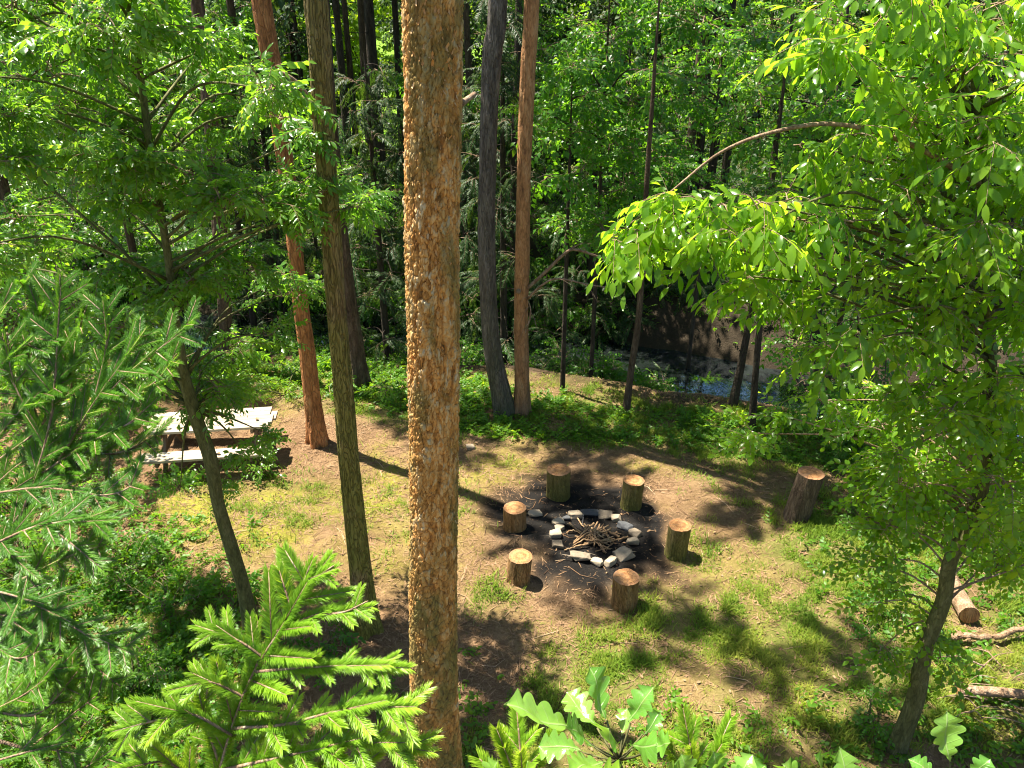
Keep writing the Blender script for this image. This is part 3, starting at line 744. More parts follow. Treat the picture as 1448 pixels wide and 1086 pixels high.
# ================================================================== CENTRAL PINE
def build_central():
    Yc = 4.5
    pix = [(620, 1080, 67), (614, 985, 66), (612, 830, 68), (613, 700, 67), (613, 500, 71), (611, 330, 74), (612, 200, 77), (612, 100, 79), (611, 0, 84)]
    P0 = np.array([at(a, b, Yc) for a, b, _ in pix]); T = np.array([np.linalg.norm(ray(a, b)) * 0 + Yc / ray(a, b)[1] for a, b, _ in pix])
    r0 = np.array([w * .5 * t / FPX for (_, _, w), t in zip(pix, T)])
    g = float(H(P0[0][0], Yc))
    zk = np.concatenate([[g - .1], P0[:, 2], [10, 14, 19]]); xk = np.concatenate([[P0[0][0] + .04], P0[:, 0], [P0[-1][0] - .1, P0[-1][0] - .15, P0[-1][0]]])
    rk = np.concatenate([[.25], r0, [.135, .1, .03]])
    zs = np.concatenate([np.linspace(g - .1, .9, 40)[:-1], np.linspace(.9, 8.2, 1150)[:-1], np.linspace(8.2, 19, 90)])
    cx = np.interp(zs, zk, xk); rr = np.interp(zs, zk, rk) * .975
    seg = 230
    th = np.arange(seg) * 2 * PI / seg
    TH, Z = np.meshgrid(th, zs)
    wx = 1.1 * vnoise(np.cos(TH) * 3, Z * 6 + np.sin(TH) * 3, 1.0, 70); wz = .9 * vnoise(np.cos(TH) * 3 + 40, Z * 6 + np.sin(TH) * 3, 1.0, 71)
    def voro(nx, cz, seed):
        R = np.random.default_rng(seed); nz = 600
        jx = R.random((nx, nz)); jz = R.random((nx, nz)); cr = R.random((nx, nz)); lf = R.normal(0, 1, (nx, nz))
        U = TH / (2 * PI) * nx + wx; W = Z / cz + wz + 20
        ui, wi = np.floor(U).astype(int), np.floor(W).astype(int)
        d1 = np.full(U.shape, 9.0); d2 = np.full(U.shape, 9.0); c = np.zeros(U.shape); dz = np.zeros(U.shape); L = np.zeros(U.shape)
        for a in (-1, 0, 1):
            for b in (-1, 0, 1):
                i, j = (ui + a) % nx, (wi + b) % nz
                ex = ui + a + jx[i, j] - U; ez = wi + b + jz[i, j] - W
                d = np.sqrt(ex * ex + ez * ez)
                n1 = d < d1
                d2 = np.where(n1, d1, np.minimum(d2, d)); c = np.where(n1, cr[i, j], c); dz = np.where(n1, ez, dz); L = np.where(n1, lf[i, j], L); d1 = np.where(n1, d, d1)
        return d1, d2 - d1, c, dz, L
    d1, e1, c1, z1, L1 = voro(30, .085, 3)
    d2, e2, c2, z2, L2 = voro(70, .045, 4)
    amp = .0065 * np.ones_like(Z)
    up = sm(2.5, 5.5, Z)
    disp = amp * (c1 * .9 + .8 * sm(0, .25, e1)) + .006 * L1 * z1 + (.004 + .004 * up) * (c2 + sm(0, .3, e2)) + .004 * L2 * z2
    disp += .012 * vnoise(np.cos(TH) * 1.5, Z * .8 + np.sin(TH) * 1.5, 1, 72)
    R = rr[:, None] - .010 + disp
    V = np.stack([cx[:, None] + R * np.cos(TH), Yc + R * np.sin(TH), Z], -1).reshape(-1, 3)
    t = thing('pine_tree', 'thick orange barked pine with peeling flakes standing closest in the middle', 'tree', (xk[0], Yc, g))
    tmb = MB(); tmb.add(V, grid_tris(len(zs), seg, True))
    cell = np.clip(.55 * c1 + .45 * c2, 0, 1)
    edge = np.maximum(np.clip(1 - np.minimum(e1 * 3.2, 1), 0, 1) ** 2 * (1 - .35 * up), np.clip(1 - e2 * 4, 0, 1) * .8 * (vnoise(np.cos(TH) * 3, Z * 3, 1, 77) > -.1))
    mossv = np.clip(.15 + .95 * sm(5.4, 1.5, Z) + .65 * sm(.25, .45, vnoise(np.cos(TH) * 2, Z * 2 + np.sin(TH) * 2, 1, 73) + .3), 0, 1)
    # peeling flakes
    n = 8000
    fz = 1.0 + 7.2 * rng.random(n) ** .85; keep = rng.random(n) < (.22 + .78 * sm(2.0, 5.2, fz)); fz = fz[keep]; n = len(fz)
    ft = rng.uniform(0, 2 * PI, n)
    fr = np.interp(fz, zs, rr) + .002; fx = np.interp(fz, zs, cx)
    nrmv = np.stack([np.cos(ft), np.sin(ft), 0 * ft], 1)
    sgn = np.where(rng.random(n) < .6, -1, 1)
    tang = np.stack([-np.sin(ft), np.cos(ft), 0 * ft], 1)
    f = np.stack([0 * ft, 0 * ft, sgn * 1.0], 1) + tang * rng.normal(0, .28, (n, 1)) + nrmv * np.abs(rng.normal(.07, .1, (n, 1)))
    a = np.linspace(0, 1, 4); VV = []
    for q in a:
        w = [.1, .16, .18, .11][int(round(q * 3))]
        for s in (-1, 0, 1): VV.append([q + .12 * s * (q > .9), s * w + .05 * math.sin(q * 5), .3 * q * q * q + .05 * abs(s)])
    tpl = (np.array(VV), grid_tris(4, 3), np.full(12, .5), np.zeros(12, int))
    mb = MB(); mb.inst(tpl, frames(np.stack([fx, np.full(n, Yc), fz], 1) + nrmv * fr[:, None], f, nrmv, (.007 + .026 * rng.random(n) ** 3) * (.8 + .5 * sm(2, 6, fz))), rng.random(n))
    o = mb.build('loose_bark', 'bark_flake', t, smooth=False); o['kind'] = 'stuff'
    mb = MB(); p = at(650, 148, Yc + .05); q = at(671, 133, Yc + .3)
    mb.tube(curve([p, (p + q) / 2, q], 6), [.022, .019, .016, .016, .015, .014], 8, .6); mb.build('branch_stub', 'twig_wood', t)
    mb = MB(); wb = []
    Pz = np.stack([np.interp(np.linspace(10, 18, 30), zk, xk), np.full(30, Yc), np.linspace(10, 18, 30)], 1)
    crown(mb, SP_PINE, [((xk[-1] + random.uniform(-1.3, 1.0), Yc - .9 + random.uniform(-1.2, .8), z), (.9, .9, .45), 50) for z in np.linspace(14.5, 18.5, 7)], 1.1, .05, 6, .5, wb, nearest_origin(Pz, 0, 1), .035)
    mb.build('crown', ['needle_dark', 'twig_wood'], t)
    n0 = tmb.n; add_limbs(wb, tmb); pad = np.zeros(tmb.n - n0)
    tmb.build('trunk', 'bark_flaky', t, attrs=dict(cell=np.concatenate([cell.ravel(), pad + .5]), edge=np.concatenate([edge.ravel(), pad]), moss=np.concatenate([mossv.ravel(), pad])))
build_central()

# ================================================================== OTHER TRACED TRUNKS
def pine_crown(t, P, tmb, zlo, zhi, n, rad, barkm, dens=55, off=(0, 0), mat='needle_dark'):  # crown out of view; off shifts it to steer its shade on the clearing
    mb, wb = MB(), []; cl = []
    zt = P[:, 2]
    for i in range(n):
        z = zlo + (zhi - zlo) * (i + .5) / n; k = int(np.argmin(np.abs(zt - z)))
        a = i * 2.4 + random.uniform(-.4, .4); R = rad * random.uniform(.35, 1) * (1.1 - .6 * (i / n))
        cl.append((P[k] + np.array([math.cos(a) * R + off[0], math.sin(a) * R + off[1], random.uniform(0, .4)]), (.95, .95, .4), dens))
    crown(mb, SP_PINE, cl, 1.2, .05, 6, .5, wb, nearest_origin(P, .3, 1), .035)
    mb.build('crown', [mat, 'twig_wood'], t); add_limbs(wb, tmb)

def traced(name, label, pix, barkm, height, Y=None, seg=44, n=380, flare=.3, group=None, cat='tree', crown_args=None, lumps=.06):
    pts, rad = trunk_path(pix, Y, height)
    t = thing(name, label, cat, (pts[0][0], pts[0][1], pts[0][2]), group)
    mb = MB(); P, r = trunk_mesh(mb, pts, rad, seg, n, flare, lumps)
    if crown_args: pine_crown(t, P, mb, *crown_args[:4], barkm, *crown_args[4:])
    mb.build('trunk', barkm, t)
    return t, P

t2, P2 = traced('pine_tree', 'slender leaning pine with bare orange trunk right of the picnic table', [(449, 626, 25), (441, 560, 23), (433, 490, 22), (425, 430, 21), (413, 310, 21), (403, 230, 21), (394, 165, 22), (384, 90, 24), (370, 5, 24)], 'bark_orange', 16, crown_args=(12, 16, 4, 1.3, 15, (-.5, -.9)))
t3, P3 = traced('pine_tree', 'pine with greenish mossy trunk beside the thick central pine', [(519, 888, 35), (509, 800, 30), (497, 690, 28), (486, 560, 28), (475, 430, 27), (468, 330, 28), (462, 250, 28), (453, 100, 29), (446, 0, 30)], 'bark_mossy', 15, seg=56, n=520, crown_args=(11, 15.5, 6, 1.6, 13, (.1, 1.7)))
mb = MB(); Y3 = P3[0][1]
B = curve([at(443, 165, Y3 - .1), at(437, 140, Y3 - .25), at(414, 112, Y3 - .35), at(384, 97, Y3 - .4)], 14)
mb.tube(B, np.linspace(.03, .012, 14), 7, .6); o = mb.build('dead_branch', 'twig_wood', t3); o['label'] = 'pale curved dead branch'
traced('pine_tree', 'grey brown trunk just behind the mossy pine trunk', [(514, 547, 22), (504, 490, 22), (496, 440, 21), (487, 370, 20), (479, 300, 19), (466, 150, 18), (456, 0, 17)], 'bark_brown', 14, crown_args=(9, 14, 5, 1.5, 40))
t5, P5 = traced('pine_tree', 'grey curved trunk left of the reddish pine at the clearing edge', [(716, 586, 30), (709, 560, 28), (697, 500, 26), (691, 430, 24), (688, 330, 25), (690, 240, 24), (693, 140, 25), (697, 70, 27), (704, 0, 26)], 'bark_grey', 15, n=420, seg=44, flare=.2, crown_args=(9.5, 15, 6, 1.7, 30, (-.4, .2)))
t6, P6 = traced('pine_tree', 'straight reddish pine trunk with low bare branch at the clearing edge', [(738, 584, 22), (738, 520, 21), (737, 440, 21), (739, 355, 21), (741, 240, 20), (746, 100, 21), (752, 0, 21)], 'bark_red', 15, crown_args=(9.5, 15, 6, 1.7, 26, (1.3, .0)), n=400)
Y6 = P6[0][1]
for pl, r in (([(741, 412, 0), (770, 386, -.15), (798, 359, -.25), (815, 353, -.25), (850, 365, -.2), (885, 381, -.1), (918, 386, 0)], .034),
              ([(747, 422, -.1), (764, 405, -.3), (788, 394, -.45), (830, 402, -.6), (868, 408, -.7)], .024),
              ([(742, 470, -.1), (748, 455, -.14), (750, 435, -.14), (742, 415, -.05)], .02)):
    mb = MB(); B = curve([at(a, b, Y6 + c) for a, b, c in pl], 22); mb.tube(B, np.linspace(r, r * .35, 22), 7, .5, noise=.12)
    for k in range(6, 21, 3):
        d = np.array([random.uniform(-.3, .6), random.uniform(-.5, .2), random.uniform(-.5, .3)]) * .8
        mb.tube(curve([B[k], B[k] + d * .5 + [0, 0, .06], B[k] + d], 6), np.linspace(.009, .003, 6), 4, .5, cap=False)
    mb.build('branch', 'twig_wood', t6)
mb = MB(); p = at(733, 412, Y6 - .1); mb.tube([p, p + [.0, -.08, .03]], [.05, .045], 9, .7); mb.build('branch_stub', 'twig_wood', t6)
traced('young_tree', 'thin brown sapling stem leaning right in front of the stream', [(885, 582, 11), (893, 520, 9), (903, 450, 9), (909, 350, 8), (915, 250, 7)], 'bark_brown', 7.5, seg=10, n=60, flare=.1)
traced('young_tree', 'dark thin stem leaning right before the bright water', [(1036, 573, 13), (1050, 505, 10), (1062, 440, 9), (1075, 350, 8)], 'bark_dark', 7, seg=10, n=60, flare=.1)
traced('young_tree', 'thin upright stem right of the bright water', [(1063, 608, 10), (1069, 520, 9), (1076, 440, 8), (1082, 350, 7)], 'bark_dark', 7, seg=10, n=60, flare=.1)
traced('young_tree', 'short dark stem in the shade further right along the bank', [(1152, 575, 9), (1154, 530, 8), (1158, 450, 8), (1160, 350, 8)], 'bark_dark', 8, seg=10, n=60, flare=.1)
traced('pine_tree', 'brown trunk rising behind the picnic table and the leafy tree', [(321, 522, 19), (318, 440, 18), (305, 250, 19), (294, 130, 17), (281, 20, 16)], 'bark_brown', 14, crown_args=(10.5, 14, 4, 1.4, 30))
traced('pine_tree', 'brown leaning trunk at the far left edge', [(62, 500, 16), (40, 400, 15), (15, 310, 15), (0, 250, 14)], 'bark_brown', 13, crown_args=(9, 13, 4, 1.4, 30))

# trunks of the shaded wood beyond the stream
WOODL = 'slim dark trunk in the shaded wood beyond the stream'
WOODG = 'dark trunks in the wood beyond the stream'
def wood_trunk(x, Y, r, h, lean=0.0, crown_n=5, label=WOODL, zlo=8.4, group=WOODG):
    z = float(H(x, Y))
    pts = np.array([[x, Y, z - .1], [x + lean * .3 + random.uniform(-.05, .05), Y, z + h * .3], [x + lean * .6, Y, z + h * .6], [x + lean, Y, z + h]])
    t = thing('pine_tree', label, 'tree', pts[0], group)
    mb = MB(); P, _ = trunk_mesh(mb, pts, np.array([r, r * .88, r * .65, r * .2]), 10, 44, .2, .05)
    wb = mb; mb = MB(); cl = []
    for i in range(crown_n):
        zz = zlo + (h - zlo) * (i + .5) / crown_n; a = i * 2.4 + random.random()
        cl.append((np.array([x + lean * zz / h + math.cos(a) * 1.1, Y + math.sin(a) * 1.1, zz + z]), (1.35, 1.35, .55), 44))
    crown(mb, SP_BIG, cl, .8, .1, 6, .5)
    # dead lower branches
    for i in range(7):
        a = random.uniform(0, 2 * PI); zz = random.uniform(2, zlo); k = int(np.argmin(np.abs(P[:, 2] - zz))); L = random.uniform(.5, 1.6)
        d = np.array([math.cos(a), math.sin(a), random.uniform(-.25, .2)]) * L
        wb.tube(curve([P[k], P[k] + d * .5 + [0, 0, .08], P[k] + d], 6), np.linspace(.018, .004, 6), 4, .4, cap=False)
    mb.build('crown', ['needle_dark', 'twig_wood'], t); wb.build('trunk', random.choice(['bark_dark', 'bark_brown', 'bark_dark']), t)
for px, Y, w in ((481, 24, 12), (496, 28, 9), (515, 26, 12), (532, 25, 17), (560, 27, 10), (728, 20.5, 13), (342, 21, 16), (1020, 27, 13), (1042, 25, 12), (665, 24, 11)):
    p = at(px, 110, Y); tt = Y / ray(px, 110)[1]
    wood_trunk(p[0], Y, w * .5 * tt / FPX * 1.1, random.uniform(12, 15), random.uniform(-.2, .2))
spots = []
while len(spots) < 7:
    x, Y = random.uniform(-15, 15), random.uniform(21.5, 35)
    if all(math.hypot(x - a, Y - b) > 1.6 for a, b in spots) and not (.24 * Y < x < .34 * Y and Y > 22) and not (-.5 * Y < x < -.4 * Y) and not (-.24 * Y < x < -.12 * Y):
        spots.append((x, Y)); wood_trunk(x, Y, random.uniform(.1, .2), random.uniform(11, 15), random.uniform(-.4, .4))

# ================================================================== BROADLEAF TREES
def leafy_tree(name, label, pts, rad, clumps, sprays, leaf, barkm, scale=1.0, droop=.15, per=7, upj=.35, limb=.025, seg=14, n=110, lumps=.05, rise=.35, group=None, lo=.35, separate=False):
    t = thing(name, label, 'tree', pts[0], group)
    mb = MB(); P, r = trunk_mesh(mb, np.array(pts), np.array(rad), seg, n, .15, lumps)
    lm, wb = MB(), []
    crown(lm, sprays, clumps, scale, droop, per, upj, wb, nearest_origin(P, lo, .99, rise), limb)
    lm.build('crown', [leaf, 'twig_wood'], t)
    add_limbs(wb, None, t, barkm) if separate else add_limbs(wb, mb)
    mb.build('trunk', barkm, t)
    return t, P

# --- left leafy tree on the mossy slanting stem
pixL = [(357, 890, 20), (344, 830, 17), (329, 780, 18), (308, 711, 16), (297, 648, 18), (277, 590, 17), (260, 530, 15), (252, 480, 13), (243, 420, 10), (239, 375, 10), (226, 290, 9), (212, 210, 9), (199, 110, 8), (184, 20, 7)]
pts, rad = trunk_path(pixL, None, 8.6)
cl = []
def left_max(y): return np.interp(y, [-60, 0, 100, 130, 250, 300, 340, 420, 460, 520, 560], [320, 330, 340, 450, 470, 520, 470, 440, 420, 380, 300])
for gy in range(-20, 560, 62):
    for gx in range(-60, 540, 70):
        x, y = gx + random.uniform(-26, 26), gy + random.uniform(-24, 24)
        if x > left_max(y) - 25: continue
        if 270 < x < 330 and 400 < y < 500: continue
        if 330 < x < 400 and y < 110: continue
        if random.random() < .12: continue
        cl.append(pxclump(x, y, random.uniform(6.4, 9.0), random.uniform(44, 72), random.randint(56, 86), .5))
for x, y in ((430, 300), (500, 292), (455, 270), (400, 165), (440, 190), (405, 395), (330, 540), (300, 560), (380, 470)):
    cl.append(pxclump(x, y, random.uniform(7.2, 7.45) if x > 420 else random.uniform(7, 10), 34, 22, .5))
for x, y, n in ((255, 690, 8), (310, 690, 6), (345, 640, 9), (370, 610, 6), (330, 560, 10), (285, 575, 8)):
    cl.append(pxclump(x, y, 8.0, 22, n, .6))
leafy_tree('rowan_tree', 'leafy tree with thin slanting mossy trunk in front of the picnic table', pts, rad, cl, SP_ROWAN, 'leaf_rowan', 'bark_green', 1.0, .12, 7, .38, .018, 16, 150, separate=True)

# --- second leafy mass behind it on the left
def simple_trunk(x, Y, h, r, lean=0.):
    z = float(H(x, Y)); return [[x, Y, z - .1], [x + lean * .4, Y, z + h * .4], [x + lean * .8, Y, z + h * .75], [x + lean, Y, z + h]], [r, r * .8, r * .5, r * .15]
for i, (x0, x1, y0, y1, Y, lab) in enumerate(((-90, 150, -30, 330, 16.5, 'dense leafy tree filling the upper left corner behind the slanting tree'), (100, 340, -40, 300, 18.5, 'leafy tree with fine foliage behind the slanting tree and left of the orange pine'), (-80, 110, 320, 560, 12.5, 'low leafy tree left behind the picnic table'))):
    cl = []
    for gy in range(y0, y1, 62):
        for gx in range(x0, x1, 66):
            cl.append(pxclump(gx + random.uniform(-25, 25), gy + random.uniform(-25, 25), Y + random.uniform(-1.2, 1.2), random.uniform(42, 66), random.randint(30, 46), .6))
    c = at((x0 + x1) / 2, 500, Y); p, r = simple_trunk(c[0], Y, 7.5 if i < 2 else 4.5, .12)
    leafy_tree('rowan_tree' if i != 2 else 'hazel_tree', lab, p, r, cl, SP_ROWAN if i != 2 else SP_OAKW, 'leaf_rowan' if i != 2 else 'leaf_oakwood', 'bark_brown', 1.25, .15, 6, .4, .02, lo=.3)

# --- right leafy tree
pixR = [(1264, 1060, 21), (1272, 1045, 19), (1295, 987, 20), (1308, 918, 19), (1334, 849, 18), (1345, 790, 17), (1377, 735, 16), (1392, 660, 17), (1400, 560, 15), (1398, 440, 13), (1390, 300, 11), (1380, 150, 9), (1375, 60, 7)]
pts, rad = trunk_path(pixR, None, 7.3)
def right_min(y): return np.interp(y, [-60, 0, 60, 110, 150, 172, 185, 230, 280, 335, 370, 400, 450, 500, 540, 580], [1130, 1140, 1150, 1205, 1235, 1200, 1060, 985, 930, 880, 960, 1030, 1095, 1135, 1150, 1160])
cl = []
for gy in range(-12, 570, 56):
    for gx in range(880, 1560, 62):
        x, y = gx + random.uniform(-22, 22), gy + random.uniform(-20, 20)
        if x < right_min(y) + (38 if y < 350 else 85): continue
        if random.random() < .13: continue
        cl.append(pxclump(x, y, random.uniform(4.8, 5.8), random.uniform(36, 58), random.randint(11, 16) if x > 1120 else random.randint(15, 21), .5))
for x, y, r, n in ((868, 336, 20, 5), (905, 322, 26, 7), (945, 300, 28, 8), (965, 275, 28, 8), (1000, 345, 20, 5), (1060, 390, 20, 5), (1110, 430, 22, 6), (1150, 62, 24, 6), (1185, 70, 28, 7), (1180, 500, 30, 8)):
    cl.append(pxclump(x, y, 5.2, r, n, .5))
tr, PR = leafy_tree('cherry_tree', 'bright leafy tree with long drooping leaves filling the right side', pts, rad, cl, SP_CHERRY, 'leaf_cherry', 'bark_green', .82, .35, 5, .32, .016, 18, 150, lo=.5, separate=True)
# lower small leaved sprays on the same tree
cl = []
for x, y, Y, r, n in ((1060, 612, 6.6, 20, 6), (1110, 588, 6.6, 26, 10), (1165, 565, 6.5, 28, 12), (1225, 596, 6.4, 30, 14), (1255, 600, 6.4, 36, 16), (1255, 672, 6.2, 40, 18), (1300, 620, 6.2, 46, 22), (1310, 690, 6.1, 46, 18),
                      (1370, 600, 6, 50, 20), (1420, 660, 6, 50, 20), (1390, 560, 5.8, 50, 18), (1440, 560, 5.8, 50, 18), (1225, 735, 6.2, 28, 8), (1265, 745, 6, 36, 12), (1330, 750, 6, 36, 10), (1410, 730, 6, 40, 12),
                      (1225, 800, 6, 28, 8), (1270, 790, 5.9, 30, 9), (1250, 850, 5.9, 30, 9), (1285, 840, 5.9, 28, 7), (1250, 915, 5.9, 24, 6), (1300, 890, 5.8, 24, 5), (1425, 800, 6, 36, 10), (1330, 930, 5.9, 20, 3), (1290, 560, 6.4, 50, 18), (1220, 540, 6.6, 40, 14)):
    cl.append(pxclump(x, y, Y, r, int(n * 1.4), .5))
for k in range(30):
    x, y = random.uniform(1245, 1500), random.uniform(530, 735)
    cl.append(pxclump(x, y, random.uniform(4.7, 6.6), 40, random.randint(16, 28), .5))
for k in range(10):
    cl.append(pxclump(random.uniform(1405, 1490), random.uniform(735, 800), random.uniform(5.6, 6.4), 34, 12, .5))
lm, wb = MB(), []
crown(lm, SP_SMALL, cl, 1.0, .2, 6, .4, wb, nearest_origin(PR, .3, .9, .2), .012)
# long arching limb and bare twigs
B = curve([at(1385, 260, 5.4), at(1290, 205, 5.3), at(1190, 176, 5.2), at(1100, 185, 5.2), at(1020, 215, 5.2), at(950, 270, 5.2), at(880, 325, 5.2)], 40)
wb.append((B, np.linspace(.022, .004, 40)))
for k in range(16):
    p = at(random.uniform(1180, 1440), random.uniform(560, 900), 5.7); d = np.array([random.uniform(-.5, .4), random.uniform(-.2, .2), random.uniform(-.5, .3)])
    wb.append((curve([p, p + d * .5 + rng.normal(0, .05, 3), p + d], 10), np.linspace(.007, .003, 10)))
lm.build('lower_foliage', ['leaf_cherry', 'twig_wood'], tr); add_limbs(wb, None, tr, 'twig_wood', keep=60)

# --- broadleaf trees at the stream bank, centre right
def mass(label, x0, x1, y0, y1, Y, dY, trunkpx, n=(50, 72), scale=1.22, step=56, name='oak_tree', keep=None, h=8.5, leaf='leaf_oakwood', sp=None, r=(40, 64), barkm='bark_dark'):
    cl = []
    for gy in np.arange(y0, y1, step):
        for gx in np.arange(x0, x1, step * 1.08):
            x, y = gx + random.uniform(-24, 24), gy + random.uniform(-22, 22)
            if keep and not keep(x, y): continue
            if random.random() < .1: continue
            cl.append(pxclump(x, y, Y + random.uniform(-dY, dY), random.uniform(*r), random.randint(*n), .6))
    c = at(trunkpx, 450, Y); p, rr = simple_trunk(c[0], Y + .3, h, .05)
    leafy_tree(name, label, p, rr, cl, sp or SP_OAKW, leaf, barkm, scale, .15, 6, .4, .022, lo=.3)
mass('dense green leafy tree right behind the reddish pine', 790, 960, -30, 335, 15.2, 1.3, 842, keep=lambda x, y: x > 775 + .05 * y)
mass('dark green leafy tree between the reddish pine and the arching bright branch', 940, 1100, -20, 330, 17.2, 1.3, 985, keep=lambda x, y: y > 70 or x < 1000)
mass('leafy tree in the shade behind the bright drooping leaves on the right', 1090, 1320, 80, 560, 12.5, 1.3, 1200, n=(30, 44), keep=lambda x, y: x > 1120 or y < 330)
mass('small bright leaved sapling against the shade beside the reddish pine trunk', 760, 850, 150, 260, 13.9, .4, 800, n=(7, 12), h=6, step=50, r=(24, 40))

# --- hemlocks with hanging dark sprays
def hemlock(label, px, Y, h, zlo, R, n=30):
    x = at(px, 400, Y)[0]; p, rr = simple_trunk(x, Y, h, .09)
    cl = []
    for i in range(n):
        f = i / n; z = float(H(x, Y)) + zlo + (h - zlo) * f; a = i * 2.4; q = R * (1 - .75 * f) * random.uniform(.45, 1)
        cl.append((np.array([x + math.cos(a) * q, Y + math.sin(a) * q, z - .2 * q]), (.55, .55, .2), 20))
    leafy_tree('hemlock_tree', label, p, rr, cl, SP_HEM, 'needle_dark', 'bark_dark', .9, .45, 6, .25, .014, lo=.1, rise=-.1)
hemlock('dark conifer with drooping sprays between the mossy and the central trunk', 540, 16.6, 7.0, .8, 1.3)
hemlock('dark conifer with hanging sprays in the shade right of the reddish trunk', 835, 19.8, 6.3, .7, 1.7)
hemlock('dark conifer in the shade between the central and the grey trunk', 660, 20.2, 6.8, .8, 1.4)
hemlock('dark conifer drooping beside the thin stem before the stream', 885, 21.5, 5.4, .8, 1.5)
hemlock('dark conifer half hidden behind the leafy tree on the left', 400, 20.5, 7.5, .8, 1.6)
hemlock('tall dark conifer added between the grey and the reddish trunk to shade the bank', 712, 17.0, 9.5, 1.6, 1.5, 38)  # added up-sun to throw shade on the lit bank
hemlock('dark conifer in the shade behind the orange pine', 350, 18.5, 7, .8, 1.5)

# --- dark bushes hanging over both banks
BNK = 'dark bush overhanging the shaded stream bank'
for i in range(62):
    side = -1 if i % 2 else 1
    x = -9.5 + (i // 2 if i < 40 else (i - 40) * .74) * .82 + random.uniform(-.3, .3)
    if i >= 40: side = -1
    dd = random.uniform(1.25, 1.9) if side < 0 else random.uniform(1.2, 2.2)
    Y = float(np.interp(x, STX, STY)) + side * dd
    if side < 0 and (3.2 < x < 6.3 or -9.0 < x < -6.9 or abs(x + .1) < .35): continue
    if side > 0 and (3.6 < x < 8.0 or x < -7.6): continue
    hh = .85 if side < 0 else 1.1
    z = float(H(x, Y)); t = thing('bush', BNK, 'bush', (x, Y, z), 'bushes along the stream banks')
    lm, wb, wl = MB(), MB(), []
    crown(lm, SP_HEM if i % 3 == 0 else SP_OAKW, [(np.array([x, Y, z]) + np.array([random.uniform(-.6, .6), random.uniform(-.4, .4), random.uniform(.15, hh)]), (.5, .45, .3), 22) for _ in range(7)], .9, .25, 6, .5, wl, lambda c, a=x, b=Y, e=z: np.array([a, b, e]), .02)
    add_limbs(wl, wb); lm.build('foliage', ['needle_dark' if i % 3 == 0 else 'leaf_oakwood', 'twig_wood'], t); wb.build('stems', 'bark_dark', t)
for i in range(34):
    x = random.uniform(2.2, 9.5) if i < 24 else random.uniform(-11.5, -6.5); dd = random.uniform(3.3, 5.6); Y = float(np.interp(x, STX, STY)) + dd
    z = float(H(x, Y)); t = thing('bush', 'dark low bush on the far slope above the bright water', 'bush', (x, Y, z), 'bushes on the far slope above the water')
    lm, wb, wl = MB(), MB(), []; hh = .1 + .06 * dd
    crown(lm, SP_HEM if i % 2 else SP_OAKW, [(np.array([x, Y, z]) + np.array([random.uniform(-.7, .7), random.uniform(-.4, .4), random.uniform(.1, hh)]), (.55, .45, .22), 26) for _ in range(7)], 1.0, .25, 6, .5, wl, lambda c, a=x, b=Y, e=z: np.array([a, b, e]), .02)
    add_limbs(wl, wb); lm.build('foliage', ['needle_dark' if i % 2 else 'leaf_oakwood', 'twig_wood'], t); wb.build('stems', 'bark_dark', t)
# --- leafy wall of the wood behind
mass('tall leafy tree in the wood seen right of the reddish pine, behind its lower branches', 760, 960, -30, 420, 22.5, 1.3, 870, step=56, h=9)
mass('broad leafy tree in the wood behind the arching bright branch', 960, 1200, -30, 420, 23, 1.3, 1110, step=56, h=9, keep=lambda x, y: not (900 < x < 1135 and 190 < y < 430) and not (990 < x < 1060 and y < 120))
mass('leafy tree deep in the shade at the far right behind the bright leaves', 1200, 1500, -30, 480, 20, 1.5, 1330, step=60, h=9)
mass('dark leafy tree filling the shade between central and grey trunk', 575, 720, 140, 480, 22.5, 1.2, 640, step=56, h=6.5)
mass('leafy tree in the shade behind the mossy pine and the orange pine', 330, 560, 215, 470, 23, 1.4, 455, step=58, h=5)
mass('tall leafy tree in the wood at the left behind the slanting tree', 60, 330, -30, 420, 22, 1.5, 200, step=60, h=9, keep=lambda x, y: not (x > 240 and y > 290))
mass('leafy tree at the far left edge deep in the wood', -160, 80, -30, 470, 20, 1.5, -30, step=60, h=9)

# --- dense conifers added to darken the gaps and block the bright meadow
DRK = 'dense dark conifer added to darken the wood before the sunlit meadow'
for px in (-120, -40, 40, 120, 200, 285, 360, 430, 600, 665, 730, 795, 860, 925, 985, 1075, 1140, 1210, 1290, 1370, 1450, 1540):
    Y = random.uniform(26, 32); x = at(px, 150, Y)[0]
    if .22 * Y < x < .35 * Y: Y = 35.5; x = at(px, 150, Y)[0]
    z0 = float(H(x, Y)); h = random.uniform(7.0, 9.5)
    p, rr = simple_trunk(x, Y, h, .12); cl = []
    for i in range(34):
        f = i / 34; a = i * 2.4; q = 1.9 * (1 - .55 * f) * random.uniform(.3, 1)
        cl.append((np.array([x + math.cos(a) * q, Y + math.sin(a) * q, z0 + .5 + (h - .5) * f]), (.8, .8, .4), 26))
    leafy_tree('added_conifer', DRK, p, rr, cl, SP_FAR, 'needle_dark', 'bark_dark', 1.0, .3, 6, .4, .02, seg=8, n=24, lo=.1, rise=-.1, group='dark conifers added to darken gaps in the wood')

